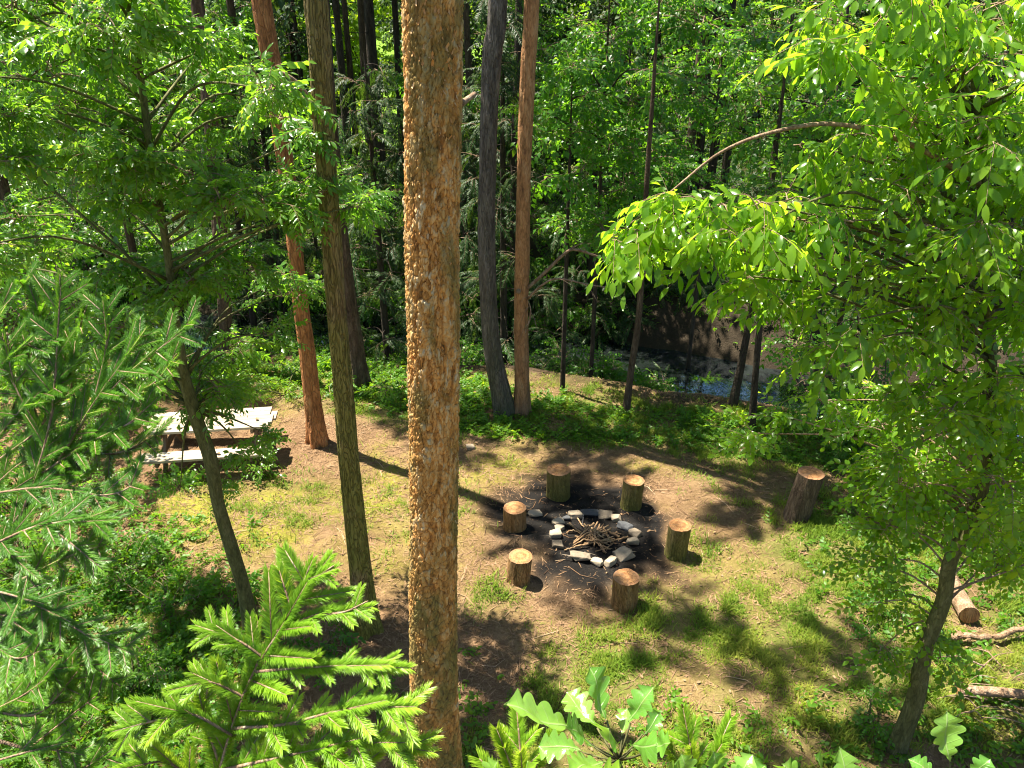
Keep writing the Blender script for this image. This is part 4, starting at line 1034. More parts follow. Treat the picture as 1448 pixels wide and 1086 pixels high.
# --- sunlit shrubs beyond the wood and trees across the meadow
shr = []
SUNL = 'sunlit yellow green bush at the meadow edge behind the dark trunks'
SUNG = 'sunlit bushes along the meadow edge'
for i in range(26):
    x, Y = -20 + i * 1.6 + random.uniform(-.7, .7), random.uniform(36, 40)
    r = random.uniform(.9, 1.5); z = float(H(x, Y)); hh = random.uniform(1.4, 3.2)
    t = thing('bush', SUNL, 'bush', (x, Y, z), SUNG)
    lm, wb, wl = MB(), MB(), []
    crown(lm, SP_FAR, [(np.array([x, Y, z]) + np.array([random.uniform(-r, r), random.uniform(-r, r), random.uniform(.35, hh)]), (.8, .8, .55), 34) for _ in range(7)], 1.0, .1, 6, .5, wl, lambda c, a=x, b=Y, e=z: np.array([a, b, e]), .03)
    add_limbs(wl, wb); lm.build('foliage', ['leaf_far', 'twig_wood'], t); wb.build('stems', 'bark_dark', t)
# shaded understorey beyond the stream
UND = 'dark leafy bush in the deep shade among the trunks beyond the stream'
for i in range(74):
    x, Y = random.uniform(-14, 14), random.uniform(20, 34)
    if i >= 46: x = random.choice([random.uniform(-27, -12), random.uniform(-24, -9), random.uniform(12, 22)]); Y = random.uniform(19, 36)
    if stream_d(x, Y) < 2.0: Y += 2.5
    r = random.uniform(.7, 1.3); z = float(H(x, Y)); hh = random.uniform(.8, 2.6)
    if .2 * Y < x < .37 * Y or -.52 * Y < x < -.38 * Y: hh = .5
    t = thing('bush', UND, 'bush', (x, Y, z), 'shaded bushes beyond the stream')
    lm, wb, wl = MB(), MB(), []
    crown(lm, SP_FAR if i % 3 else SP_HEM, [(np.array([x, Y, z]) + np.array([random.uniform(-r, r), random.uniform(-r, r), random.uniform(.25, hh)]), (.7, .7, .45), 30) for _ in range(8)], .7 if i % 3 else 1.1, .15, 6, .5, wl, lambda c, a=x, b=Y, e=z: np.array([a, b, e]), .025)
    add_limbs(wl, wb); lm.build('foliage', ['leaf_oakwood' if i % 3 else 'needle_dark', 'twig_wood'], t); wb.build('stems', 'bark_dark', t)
FARL = 'round sunlit tree on the far side of the meadow'
for i in range(40):
    x, Y = (-50 + i * 4.3 + random.uniform(-1.5, 1.5), random.uniform(50, 66)) if i < 24 else (-52 + (i - 24) * 6.6 + random.uniform(-1, 1), random.uniform(72, 88))
    z = float(H(x, Y)); hh = random.uniform(8, 12)
    p, r = simple_trunk(x, Y, hh, .25)
    cl = [(np.array([x + random.uniform(-2.6, 2.6), Y + random.uniform(-2, 2), z + random.uniform(.8, hh)]), (1.7, 1.7, 1.2), 46) for _ in range(14)]
    leafy_tree('oak_tree', FARL, p, r, cl, SP_BIG, 'leaf_far', 'bark_dark', 1.3, .1, 6, .5, .07, seg=8, n=20, group='trees across the meadow')

# ================================================================== SHRUBS NEAR THE CLEARING
def shrub(label, px, py, r, h, n=60, sp=SP_SMALL, leaf='leaf_oakwood', scale=.8, name='shrub', cat='shrub', group=None):
    b = on_ground(px, py); t = thing(name, label, cat, b, group)
    lm, wb, wl = MB(), MB(), []; cl = []
    k = max(4, int(n / 10))
    for i in range(k):
        a = random.uniform(0, 2 * PI); q = r * math.sqrt(random.random()); z = h * random.uniform(.3, 1) * (1 - .5 * (q / r) ** 2)
        cl.append((b + np.array([math.cos(a) * q, math.sin(a) * q, z]), (r * .42, r * .42, h * .2), 12))
    crown(lm, sp, cl, scale, .15, 4, .45, wl, lambda c: b + np.array([random.uniform(-.06, .06), random.uniform(-.06, .06), -.02]), .012)
    add_limbs(wl, wb); lm.build('foliage', [leaf, 'twig_wood'], t); wb.build('stems', 'bark_green', t)
shrub('broad leafy shrub filling the left edge beneath the fir branches', 40, 760, .9, 1.3, 150)
shrub('tall leafy shrub behind the fir branches left of the picnic table', 95, 660, .9, 1.5, 170, leaf='leaf_rowan')
shrub('shrub under the drooping fir shoots at the left edge', 60, 850, .8, 1.1, 150, leaf='leaf_rowan')
shrub('shaggy low shrub in the bottom left corner', 60, 1040, .6, .9, 130, leaf='leaf_herb')
shrub('leafy shrub behind the long fir branches at the left edge', 20, 690, .8, 1.0, 150, leaf='leaf_herb')
shrub('low spreading shrub on the bare earth left of the picnic table', 110, 625, .7, .5, 110, leaf='leaf_oakwood')
shrub('small leafy shrub between the left fir and the slanting stem', 185, 800, .6, .6, 100, leaf='leaf_oakwood')
shrub('low glossy shrub right of the bright fir shoots beneath the mossy pine', 540, 985, .35, .35, 50, SP_HERB, 'leaf_oakwood', .6)
shrub('leafy shrub left of the picnic table bench', 140, 740, .7, .75, 110, leaf='leaf_rowan')
shrub('dark leafy shrub low in the left corner of the photo', 70, 930, .7, .85, 130)
shrub('ivy covered low shrub left of the slanting mossy stem', 235, 860, .55, .4, 90, SP_HERB, 'leaf_oakwood', .6)
shrub('small glossy shrub under the bright fir shoots', 190, 980, .55, .6, 100, leaf='leaf_rowan', scale=.7)
shrub('dark low plant at the foot of the mossy pine trunk', 455, 935, .45, .4, 70, SP_HERB, 'leaf_oakwood', .7)
shrub('small plant with broad leaves in front of the bench end', 372, 676, .25, .4, 20, SP_SMALL, 'leaf_rowan', 1.0, 'leafy_plant', 'plant')
shrub('small plant with pale leaves at the near left end of the bench', 238, 690, .3, .4, 22, SP_SMALL, 'leaf_rowan', 1.0, 'leafy_plant', 'plant')
shrub('low ivy at the foot of the slanting mossy stem', 330, 860, .4, .3, 50, SP_HERB, 'leaf_oakwood', .6)
shrub('green shrub just behind the tall tilted stump', 1215, 640, .6, .7, 90, leaf='leaf_herb')
shrub('low shrub right of the tall tilted stump', 1215, 735, .4, .4, 50, leaf='leaf_herb')
shrub('broad shrub under the bright leafy tree on the right', 1300, 690, .8, 1.0, 130)
shrub('dense shrub at the right edge behind the slanting sapling', 1410, 690, 1.0, 1.5, 170)
shrub('dark bush between the thin upright stem and the right tree', 1170, 590, .9, 1.3, 120)
shrub('leafy bush behind the slanting sapling stem at mid height', 1330, 740, .7, .9, 130, leaf='leaf_herb')
shrub('low ground shrub left of the slanting sapling stem', 1240, 880, .35, .35, 50, leaf='leaf_oakwood')
shrub('small shrub right of the slanting sapling above the cut log', 1430, 790, .4, .45, 50, leaf='leaf_herb')
shrub('small leafy plant left of the base of the slanting sapling', 1222, 1020, .25, .3, 34, SP_SMALL, 'leaf_oakwood', .7, 'leafy_plant', 'plant')
shrub('leafy bush on the bank behind the orange pine', 520, 560, .7, .6, 70, SP_HERB, 'leaf_herb', .9)
shrub('dark bush on the bank behind the picnic table', 250, 555, 1.1, 1.0, 110, leaf='leaf_oakwood', scale=1.1)
shrub('green bush on the bank left of the orange pine', 400, 558, .8, .6, 80, leaf='leaf_herb')

# ================================================================== PICNIC TABLE
def build_table():
    zt = .72
    c = [ground(a, b, zt + .05) for a, b in ((220.3, 585.6), (377.2, 576.2), (372, 604.5), (212.3, 613.8))]
    ctr = sum(c) / 4; dx = nrm((c[1] - c[0]) + (c[2] - c[3])); yaw = math.atan2(dx[1], dx[0])
    Lx = 1.98; Wy = float(abs(np.dot((c[0] - c[3] + c[1] - c[2]) / 2, [-math.sin(yaw), math.cos(yaw), 0])))
    Wy = min(max(Wy, .7), .95)
    gz = float(H(ctr[0], ctr[1]))
    t = thing('picnic_table', 'weathered pale wooden picnic table with attached benches in the sun', 'picnic table', (ctr[0], ctr[1], gz))
    t.rotation_euler.z = yaw
    hw = Wy / 2; n = 5; w = Wy / n
    def plank(name, x0, x1, y, ww, z, th=.045, m='table_wood', par=t, R=None):
        mb = MB(); k = 24; xs = np.linspace(x0, x1, k); Rv = random.random() if R is None else R
        prof = [(-ww / 2, 0), (ww / 2, 0), (ww / 2, th), (-ww / 2, th)]
        V = np.array([[x, y + a + .004 * vnoise(x, y, 3, 1), z + b + .006 * vnoise(x, y * 9, 2, 2)] for x in xs for a, b in prof])
        T = np.vstack([grid_tris(k, 4, True), [[0, 1, 2], [0, 2, 3], [4 * k - 4, 4 * k - 2, 4 * k - 3], [4 * k - 4, 4 * k - 1, 4 * k - 2]]])
        mb.add(V, T, Rv); return mb.build(name, m, par, smooth=False, local=True, bevel=.004)
    for i in range(n):
        y = -hw + w * (i + .5)
        plank('tabletop_plank', -Lx / 2, Lx / 2 + (.07 if i in (1, 2) else .02 * (i == 0)), y, w - .006, zt)
    for s, nm in ((-1, 'bench_plank'), (1, 'bench_plank')):
        for k in (0, 1):
            plank(nm, -Lx / 2 + .02 * s, Lx / 2, s * (hw + .27) + (k - .5) * .15, .143, .42)
    for x in (-Lx / 2 + .3, Lx / 2 - .2):
        for s in (-1, 1):
            mb = MB(); y0, y1 = s * (hw + .28), s * (hw * .45)
            V = []
            for (yy, zz) in ((y0, -.04), (y1, zt)):
                for a, b in ((-.025, -.055), (.025, -.055), (.025, .055), (-.025, .055)): V.append([x + a, yy + b, zz])
            mb.add(np.array(V), np.vstack([grid_tris(2, 4, True), [[0, 1, 2], [0, 2, 3], [4, 6, 5], [4, 7, 6]]]), .4)
            mb.build('leg', 'table_frame', t, smooth=False, local=True, bevel=.004)
        mb = MB(); mb.box((x - .075, -hw - .37, .31), (x - .028, hw + .37, .417), .4); mb.build('bench_beam', 'table_frame', t, smooth=False, local=True, bevel=.004)
        mb = MB(); mb.box((x - .075, -hw + .04, zt - .1), (x - .028, hw - .04, zt - .004), .4); mb.build('top_beam', 'table_frame', t, smooth=False, local=True, bevel=.004)
    # fallen leaves and sprigs on the wood
    for i, (px, py, z, s) in enumerate(((258, 603, zt, .12), (297, 586, zt, .1), (300, 597, zt, .08), (321, 598, zt, .12), (328, 600, zt, .1), (313, 585, zt, .1), (365, 592, zt, .08), (362, 595, zt, .07), (311, 643, .42, .1), (360, 638, .42, .1), (352, 637, .42, .09), (368, 636, .42, .08))):
        p = ground(px, py, gz + z + .055)
        mb = MB(); lv, lt = leaf_ovate(.3, .55, .35)
        m = frames(p[None], [[random.uniform(-1, 1), random.uniform(-1, 1), 0]], [[random.uniform(-.2, .2), random.uniform(-.2, .2), 1]], [s])[0]
        mb.add(lv @ m[:, :3].T + m[:, 3] + [0, 0, .02], lt, random.random())
        o = mb.build('fallen_leaf', 'dead_leaf'); o.data.transform(__import__('mathutils').Matrix.Translation(-__import__('mathutils').Vector(p))); o.location = p
        if i == 1: lab, gr = 'dry curled leaf at the back of the tabletop beside the slanting stem', None
        tag(o, 'curled dry brown leaf lying on the tabletop' if i < 8 else 'curled dry brown leaf lying on the bench plank', 'leaf', 'dry leaves on the tabletop' if i < 8 else 'dry leaves on the bench')
build_table()

# ================================================================== LOG STUMPS
def stump(label, px, py, w, h, lean=(0, 0), mat='bark_stump', seed=0):
    """px,py: centre of the top cut"""
    p = ground(px, py, h)
    for _ in range(3): p = ground(px, py, h + float(H(p[0], p[1])))
    tdep = (p[1]) / ray(px, py)[1]
    r = w * .5 * tdep / FPX
    b = np.array([p[0] - lean[0], p[1] - lean[1], 0.]); b[2] = float(H(b[0], b[1]))
    t = thing('log_stump', label, 'stump', b, 'log stumps around the fire' if seed < 6 else None)
    seg, n = 72, 40; th = np.arange(seg) * 2 * PI / seg; zz = np.linspace(-.06, h, n)
    TH, Z = np.meshgrid(th, zz)
    o = seed * 7.7
    out = 1 + .07 * vnoise(np.cos(TH) * 1.3 + o, np.sin(TH) * 1.3, 1, seed) + .05 * vnoise(np.cos(TH) * 4 + o, Z * 1.5 + np.sin(TH) * 4, 1.2, seed + 1)
    groove = np.abs(vnoise(TH * 7 + o, Z * 3.2 + .8 * np.sin(TH * 3), 1.0, seed + 2)) * 2 + np.abs(vnoise(TH * 15 + o, Z * 6, 1.0, seed + 3)) * .8
    R = r * out * (1 - .08 * np.clip(.4 - groove, 0, 1) * 1.4) * (1 + .05 * np.exp(-np.clip(Z, 0, 9) / .06))
    lx, ly = lean[0] * Z / h, lean[1] * Z / h
    tilt = (lean[0] * .35, lean[1] * .35)
    V = np.stack([R * np.cos(TH) + lx, R * np.sin(TH) + ly, Z], -1)
    top = V[-1]; k = sm(.5, 1, Z / h)
    V[..., 2] += k * (-tilt[0] * V[..., 0] - tilt[1] * V[..., 1]) * 1.0 + .01 * vnoise(TH * 2, Z, 1, seed) * (Z > h * .98)
    mb = MB(); mb.add(V.reshape(-1, 3), grid_tris(n, seg, True)); mb.build('bark', mat, t, local=True)
    # cut face in its own local frame so the rings are centred
    ring = V[-1]; c = ring.mean(0); mb = MB(); rs = np.linspace(1.003, 0, 14)
    W = np.concatenate([(ring - c) * q + np.array([0, 0, .006 * (1 - q ** 6) + .003 * (q < 1) * 0]) for q in rs])
    W = W + np.array([0, 0, .002])
    W[:, 2] += .006 * vnoise(W[:, 0] + 3, W[:, 1], 8, seed)
    mb.add(W, grid_tris(14, seg, True)); o_ = mb.build('cut_face', 'cut_wood', t, local=True); o_.location = c
    return t
stump('mossy log stump standing furthest back left of the fire ring, by the ash', 790, 664, 33, .5, (0, 0), 'bark_stump_moss', 0)
stump('mossy log stump at the back right of the fire ring', 896.5, 679, 30, .48, (.02, 0), 'bark_stump_moss', 1)
stump('low log stump left of the fire ring standing in black ash', 728, 718, 32, .34, (0, 0), 'bark_stump', 2)
stump('greyish log stump right of the fire ring nearest the grass', 961.5, 743, 32, .5, (.02, .0), 'bark_stump_moss', 3)
stump('sunlit log stump at the near left of the ring with a slanted top', 735.5, 787, 34, .38, (.03, .0), 'bark_stump', 4)
stump('bright orange log stump nearest the camera in front of the ring', 885.5, 816, 37, .45, (0, 0), 'bark_stump', 5)
stump('tall dark tilted log stump standing apart at the right edge of the clearing', 1147, 668, 36, .8, (.11, .02), 'bark_brown', 6)

# ================================================================== FIRE RING
def rock(name, label, px, py, w, h, rot=0, dep=.7, mat='stone', seed=0, cat='stone', group='stones of the fire ring'):
    p = on_ground(px, py); t = p[1] / ray(px, py)[1]
    sx = w * t / FPX; sz = h * t / FPX * .62
    R = random.Random(seed)
    bm = bmesh.new()
    for i in range(20):
        v = nrm(np.array([R.gauss(0, 1), R.gauss(0, 1), R.gauss(0, 1)])); v = np.sign(v) * np.abs(v) ** .42
        bm.verts.new((v[0] * sx * .5, v[1] * sx * .5 * dep, v[2] * sz * .55))
    res = bmesh.ops.convex_hull(bm, input=bm.verts)
    bmesh.ops.delete(bm, geom=[e for e in res['geom_interior'] if isinstance(e, bmesh.types.BMVert)], context='VERTS')
    bmesh.ops.bevel(bm, geom=list(bm.edges), offset=sx * .03, segments=2, affect='EDGES', profile=.6)
    bmesh.ops.triangulate(bm, faces=bm.faces)
    bmesh.ops.subdivide_edges(bm, edges=[e for e in bm.edges if e.calc_length() > sx * .12], cuts=2, use_grid_fill=True)
    bmesh.ops.triangulate(bm, faces=bm.faces)
    for v in bm.verts:
        n = float(vnoise(v.co.x * 14 + seed, v.co.y * 14 + v.co.z * 20, 1.0, seed))
        v.co += v.co.normalized() * n * sx * .07
    me = bpy.data.meshes.new(name); bm.to_mesh(me); bm.free()
    a = me.attributes.new('rnd', 'FLOAT', 'POINT'); a.data.foreach_set('value', np.full(len(me.vertices), R.uniform(.25, .8), np.float32))
    for q in me.polygons: q.use_smooth = False
    me.materials.append(MATS[mat])
    o = bpy.data.objects.new(name, me); COL.objects.link(o)
    o.location = (p[0], p[1], p[2] + sz * .38); o.rotation_euler = (R.uniform(-.15, .15), R.uniform(-.15, .15), math.radians(rot))
    tag(o, label, cat, group); return o
STONES = [
    (813, 731, 19, 15, 20, .7, 'stone', 'pale angular stone at the back left of the fire ring'),
    (834, 728, 26, 11, 0, .55, 'stone_sooty', 'long dark sooty stone at the back of the fire ring'),
    (855, 731, 19, 14, -5, .7, 'stone', 'pale squared stone at the back of the ring beside the sooty one'),
    (871, 736, 14, 14, 0, .8, 'stone', 'small brown square stone at the back right of the fire ring'),
    (884, 747, 22, 14, -35, .6, 'stone_sooty', 'dark bluish sooty stone on the right back curve of the fire ring'),
    (898, 757, 17, 14, -50, .7, 'stone', 'grey stone on the right curve next to the dark bluish stone'),
    (895, 770, 15, 17, 20, .8, 'stone', 'upright pale stone at the right side of the fire ring'),
    (882, 787, 27, 20, 25, .75, 'stone', 'large grey block at the near right of the fire ring'),
    (863, 797, 18, 16, 40, .65, 'stone', 'pale pointed stone at the front of the ring left of the large grey block'),
    (844, 797, 17, 13, -30, .7, 'stone', 'rounded brown stone at the front of the fire ring'),
    (820, 791, 30, 16, -12, .6, 'stone', 'largest flat topped stone at the front left of the fire ring'),
    (789, 772, 16, 12, 5, .8, 'stone', 'small pale stone at the left front of the fire ring'),
    (785, 758, 16, 15, 10, .85, 'stone', 'rounded pale stone at the left side of the fire ring'),
    (791, 748, 14, 10, 30, .8, 'stone', 'small flat stone between two larger ones on the left of the ring'),
    (790, 740, 18, 12, 25, .7, 'stone', 'tan flat stone at the back left curve of the fire ring'),
    (801, 735, 11, 9, 40, .8, 'stone_sooty', 'little grey stone wedged in the back left of the ring'),
]
for i, (px, py, w, h, rot, dep, m, lab) in enumerate(STONES): rock('stone', lab, px, py, w * 1.12, h * 1.0, rot, dep, m, 30 + i)
rock('stone', 'flat brownish stone lying in the ash left of the fire ring', 757, 727, 22, 8, 10, .7, 'stone', 61, group=None)
rock('stone', 'brown stone on the ground beside the thick central pine', 665, 634, 14, 10, 10, .8, 'stone', 62, group=None)

def stick(name, label, pl, r, mat='stick_wood', cat='stick', group=None, seg=7, noise=.1, taper=.45, n=14):
    """pl: (px, py, height above ground)"""
    P = []
    for px, py, h in pl:
        p = on_ground(px, py) if h == 0 else ground(px, py, h)
        g = float(H(p[0], p[1]))
        p = ground(px, py, g + h); P.append(p)
    P = np.array(P); P[:, 2] += r * .8
    c = P[0].copy(); mb = MB(); B = curve(P - c, n)
    B[1:-1] += rng.normal(0, r * .25, (n - 2, 3)); mb.tube(B, np.linspace(r, r * taper, n), seg, random.random(), noise=noise)
    o = mb.build(name, mat); o.location = c
    tag(o, label, cat, group); return o
SG = 'sticks of the laid campfire'
SL = 'thin dry stick in the criss cross firewood pile inside the ring'
SK = [([(816, 732, .02), (822, 742, .04), (829, 748, .06)], .009, 'thin stick at the back left of the firewood pile'),
      ([(805, 741, .03), (813, 748, .03), (822, 754, .02)], .013, 'pale barkless stick at the left of the firewood pile'),
      ([(801, 754, .01), (808, 751, .04), (815, 752, .03), (821, 756, .01)], .01, 'pale bent stick lying left of the firewood pile'),
      ([(840, 741, .16), (827, 753, .09), (811, 767, .01)], .014, None),
      ([(851, 747, .14), (832, 759, .08), (810, 773, .01)], .013, None),
      ([(840, 748, .17), (841, 760, .1), (840, 774, .01)], .017, 'thick stick leaning down the middle front of the firewood pile'),
      ([(864, 748, .1), (856, 753, .12), (844, 752, .1)], .013, 'short thick bent stick on top right of the firewood pile'),
      ([(876, 760, .02), (862, 754, .07), (849, 750, .11)], .014, 'orange brown stick at the right back of the firewood pile'),
      ([(888, 760, .02), (868, 765, .05), (850, 769, .05)], .012, 'long pale stick reaching from the pile to the right stones'),
      ([(832, 770, .05), (815, 774, .03), (798, 779, .01)], .014, 'long grey stick lying at the front left of the firewood pile'),
      ([(857, 783, .01), (850, 773, .05), (843, 762, .1)], .011, None), ([(854, 781, .01), (846, 770, .05)], .009, None),
      ([(826, 742, .1), (838, 752, .12), (850, 762, .06)], .011, None), ([(845, 739, .1), (838, 752, .14), (829, 765, .03)], .01, None),
      ([(834, 744, .03), (846, 757, .12), (862, 766, .02)], .011, None), ([(820, 762, .02), (836, 757, .12), (855, 752, .1)], .012, None),
      ([(848, 742, .08), (842, 757, .1), (834, 769, .02)], .009, None), ([(826, 768, .01), (842, 765, .08), (862, 772, .01)], .011, None),
      ([(832, 743, .12), (826, 752, .1), (818, 766, .0)], .01, None), ([(860, 744, .06), (848, 752, .12), (832, 764, .05)], .01, None),
      ([(868, 768, .01), (856, 776, .015), (842, 780, .01)], .008, None), ([(847, 760, .05), (858, 779, .01)], .007, None)]
for k in range(16):
    a = random.uniform(0, 2 * PI); q = random.uniform(10, 28); b = a + random.choice([-1, 1]) * random.uniform(.6, 1.5)
    SK.append(([(843 + math.cos(a) * q * 1.35, 761 + math.sin(a) * q * .75, .015), (843 + math.cos(b) * 13, 758 + math.sin(b) * 8, random.uniform(.05, .12)), (843 - math.cos(a) * random.uniform(2, 16), 757 - math.sin(a) * 8, random.uniform(.06, .15))], random.uniform(.006, .013), None))
for pl, r, lab in SK: stick('firewood_stick', lab or SL, pl, r * 1.35, group=SG, noise=.2)

# ================================================================== LOGS AND BRUSH ON THE RIGHT
def log(name, label, pl, r, mat='log_wood', cut=True):
    P = []
    for px, py, h in pl:
        p = on_ground(px, py); P.append(ground(px, py, float(H(p[0], p[1])) + h))
    P = np.array(P); t = thing(name, label, 'log', P[0]); mb = MB()
    B = curve(P, 30); mb.tube(B, np.interp(np.linspace(0, 1, 30), [0, .1, 1], [r * 1.05, r, r * .85]), 20, .5, cap=False, noise=.09); mb.build('bark', mat, t)
    for e, d in ((0, B[0] - B[1]), (-1, B[-1] - B[-2])):
        mb = MB(); f = nrm(d); a = nrm(np.cross(f, [0, 0, 1])); b = np.cross(f, a); th = np.arange(20) * 2 * PI / 20
        rr = r * (1.04 if e == 0 else .84)
        W = np.concatenate([np.outer(np.cos(th), a) * rr * q + np.outer(np.sin(th), b) * rr * q + f * (.006 + .008 * (1 - q)) for q in (1, .6, .3, .01)])
        mb.add(W, grid_tris(4, 20, True), .5); o = mb.build('cut_face', 'cut_wood', t, local=True); o.location = tuple(B[e] - np.array(t.location))
log('cut_log', 'short grey log with an orange cut end behind the slanting sapling', [(1371, 870, .12), (1352, 838, .12), (1338, 806, .12)], .115)
log('fallen_log', 'brown log lying across the brush at the right edge', [(1355, 976, .1), (1400, 978, .12), (1450, 982, .14), (1530, 990, .14)], .058)
stick('fallen_branch', 'brown fallen branch with a split broken end at the right edge', [(1347, 906, .05), (1362, 901, .08), (1395, 905, .06), (1425, 898, .1), (1460, 888, .14), (1520, 880, .1)], .045, 'log_wood', 'branch', None, 10, .2, .7, 22)
for i in range(3):
    stick('wood_splinter', 'torn orange splinter at the broken end of the fallen branch', [(1358 + i * 7, 899 + i * 3, .1), (1350 + i * 3, 890 + i * 9, .14)], .014, 'stick_wood', 'splinter', 'splinters at the broken branch', n=5)
for i in range(24):
    x, y = random.uniform(1370, 1470), random.uniform(925, 1030); a = random.uniform(-.8, .8) + (PI if random.random() < .5 else 0); L = random.uniform(25, 75)
    h0, h1 = random.uniform(0.02, .2), random.uniform(.02, .15)
    stick('brush_twig', 'thin bare twig in the tangled brush heap at the right edge', [(x, y, h0), (x + math.cos(a) * L * .5 + random.uniform(-6, 6), y + math.sin(a) * L * .4 - 6, max(h0, h1) + .05), (x + math.cos(a) * L, y + math.sin(a) * L * .7, h1)], random.uniform(.005, .011), 'twig_wood', 'twig', 'twigs of the brush heap', 5, .1, .5, 8)

# ================================================================== FOREGROUND FIR SHOOTS
FIR = {k: [make_fir(int(k * 560), k, .029, up=.3, w=.032) for _ in range(2)] for k in (.08, .14, .22)}
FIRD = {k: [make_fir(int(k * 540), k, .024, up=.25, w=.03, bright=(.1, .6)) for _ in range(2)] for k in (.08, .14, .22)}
def fir_axis(mb, P, lat=.16, bank=FIR, upv=(0, -.45, 1.0), spacing=.04, bright=.6, latmin=.07, tip=True):
    """P: world points of one shoot; needles along it and side shoots in its plane"""
    B = curve(P, 40); s = np.concatenate([[0], np.cumsum(np.linalg.norm(np.diff(B, axis=0), axis=1))]); S = s[-1]
    def at_s(q):
        i = int(np.clip(np.searchsorted(s, q) - 1, 0, 38)); return B[i] + (B[i + 1] - B[i]) * ((q - s[i]) / (s[i + 1] - s[i] + 1e-9)), nrm(B[i + 1] - B[i])
    mb.tube(B, np.linspace(.0035 + .004 * S, .0018, 40), 5, .5, 1)
    def put(p, f, L, br):
        k = min(bank, key=lambda q: abs(q - L)); up = np.array(upv) + rng.normal(0, .22, 3)
        mb.inst(random.choice(bank[k]), frames(p[None], f[None], up[None], [L / k]), [np.clip(br, 0, 1)])
    q = 0
    while q < S - .03:
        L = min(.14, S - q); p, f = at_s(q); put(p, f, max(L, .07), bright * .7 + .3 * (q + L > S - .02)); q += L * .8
    q = S - .04; sd = 1; k = 0
    while q > .06 and lat > 0:
        p, f = at_s(q); y = nrm(np.cross(upv, f)); L = min(lat, latmin + (S - q) * .55) * random.uniform(.75, 1.15)
        for s2 in ((1, -1) if tip and k == 0 else (sd,)):
            a = math.radians(random.uniform(38, 55)); d = nrm(f * math.cos(a) + y * s2 * math.sin(a) + rng.normal(0, .12, 3))
            put(p, d, max(L, .05), bright + random.uniform(-.25, .25))
        q -= spacing * random.uniform(.8, 1.3); sd = -sd; k += 1

def fir_tree(label, axes, stem, bank=FIR, bright=.6, **kw):
    base = np.array([stem[0], stem[1], float(H(stem[0], stem[1]))])
    t = thing('fir_tree', label, 'tree', base)
    mb = MB(); trunk_mesh(mb, np.array([base - [0, 0, .1], [stem[0], stem[1], stem[2] * .5], [stem[0], stem[1], stem[2]]]), np.array([.07, .045, .012]), 12, 60, .2)
    lm, wb = MB(), mb
    for ax in axes:
        pl, opts = ax if isinstance(ax, tuple) else (ax, {})
        P = np.array([att(a, b, d) for a, b, d in pl])
        fir_axis(lm, P, **{**dict(bank=bank, bright=bright), **kw, **opts})
    lm.build('crown', ['needle_fir_deep' if bank is FIRD else 'needle_fir', 'twig_wood'], t)
    for ax in axes:
        pl, opts = ax if isinstance(ax, tuple) else (ax, {})
        if len(pl) and pl[0][1] > 1040 or pl[0][0] < 10:
            P0 = att(*pl[0]); o = np.array([stem[0], stem[1], min(stem[2], P0[2] - .15 * np.hypot(P0[0] - stem[0], P0[1] - stem[1]))])
            wb.tube(curve([o, (o + P0) / 2 - [0, 0, .03], P0], 8), np.linspace(.012, .005, 8), 5, .5)
    wb.build('trunk', 'bark_brown', t)
D = 1.85
axes = [
    [(300, 1130, 2.0), (325, 1040, 1.95), (355, 960, 1.9), (395, 892, D), (420, 846, D), (438, 800, D)],
    ([(418, 850, D), (440, 822, D), (472, 800, 1.83)], dict(lat=0.036)), ([(412, 862, D), (402, 830, D), (392, 808, D)], dict(lat=0.029)),
    ([(392, 892, D), (440, 872, 1.84), (485, 866, 1.82), (520, 850, 1.8)], dict(lat=0.036)),
    ([(362, 950, 1.88), (420, 945, 1.84), (490, 942, 1.8), (560, 944, 1.78)], dict(lat=0.050)),
    ([(330, 1030, 1.94), (400, 1025, 1.86), (480, 1005, 1.8), (545, 1000, 1.76), (590, 1008, 1.75)], dict(lat=0.072)),
    ([(310, 1090, 1.96), (400, 1070, 1.86), (500, 1050, 1.8), (594, 1060, 1.76)], dict(lat=0.094)),
    ([(372, 930, 1.88), (335, 905, 1.86), (280, 886, 1.85)], dict(lat=0.058)),
    ([(345, 985, 1.92), (300, 965, 1.9), (262, 972, 1.88)], dict(lat=0.050)),
    ([(328, 1040, 1.94), (270, 1010, 1.9), (215, 1020, 1.86), (162, 1035, 1.84)], dict(lat=0.072)),
    ([(310, 1080, 1.98), (290, 1010, 1.94), (300, 945, 1.92)], dict(lat=0.058)),
    ([(300, 1130, 2.0), (240, 1080, 1.92), (180, 1086, 1.86)], dict(lat=0.072)), ([(420, 1130, 1.9), (450, 1090, 1.84), (520, 1095, 1.78)], dict(lat=0.072)),
    ([(350, 1140, 1.95), (370, 1080, 1.9), (400, 1040, 1.86)], dict(lat=0.058)),
]
sp0 = att(290, 1300, 2.2)
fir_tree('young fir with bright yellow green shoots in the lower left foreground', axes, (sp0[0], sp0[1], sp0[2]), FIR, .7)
D = 2.3
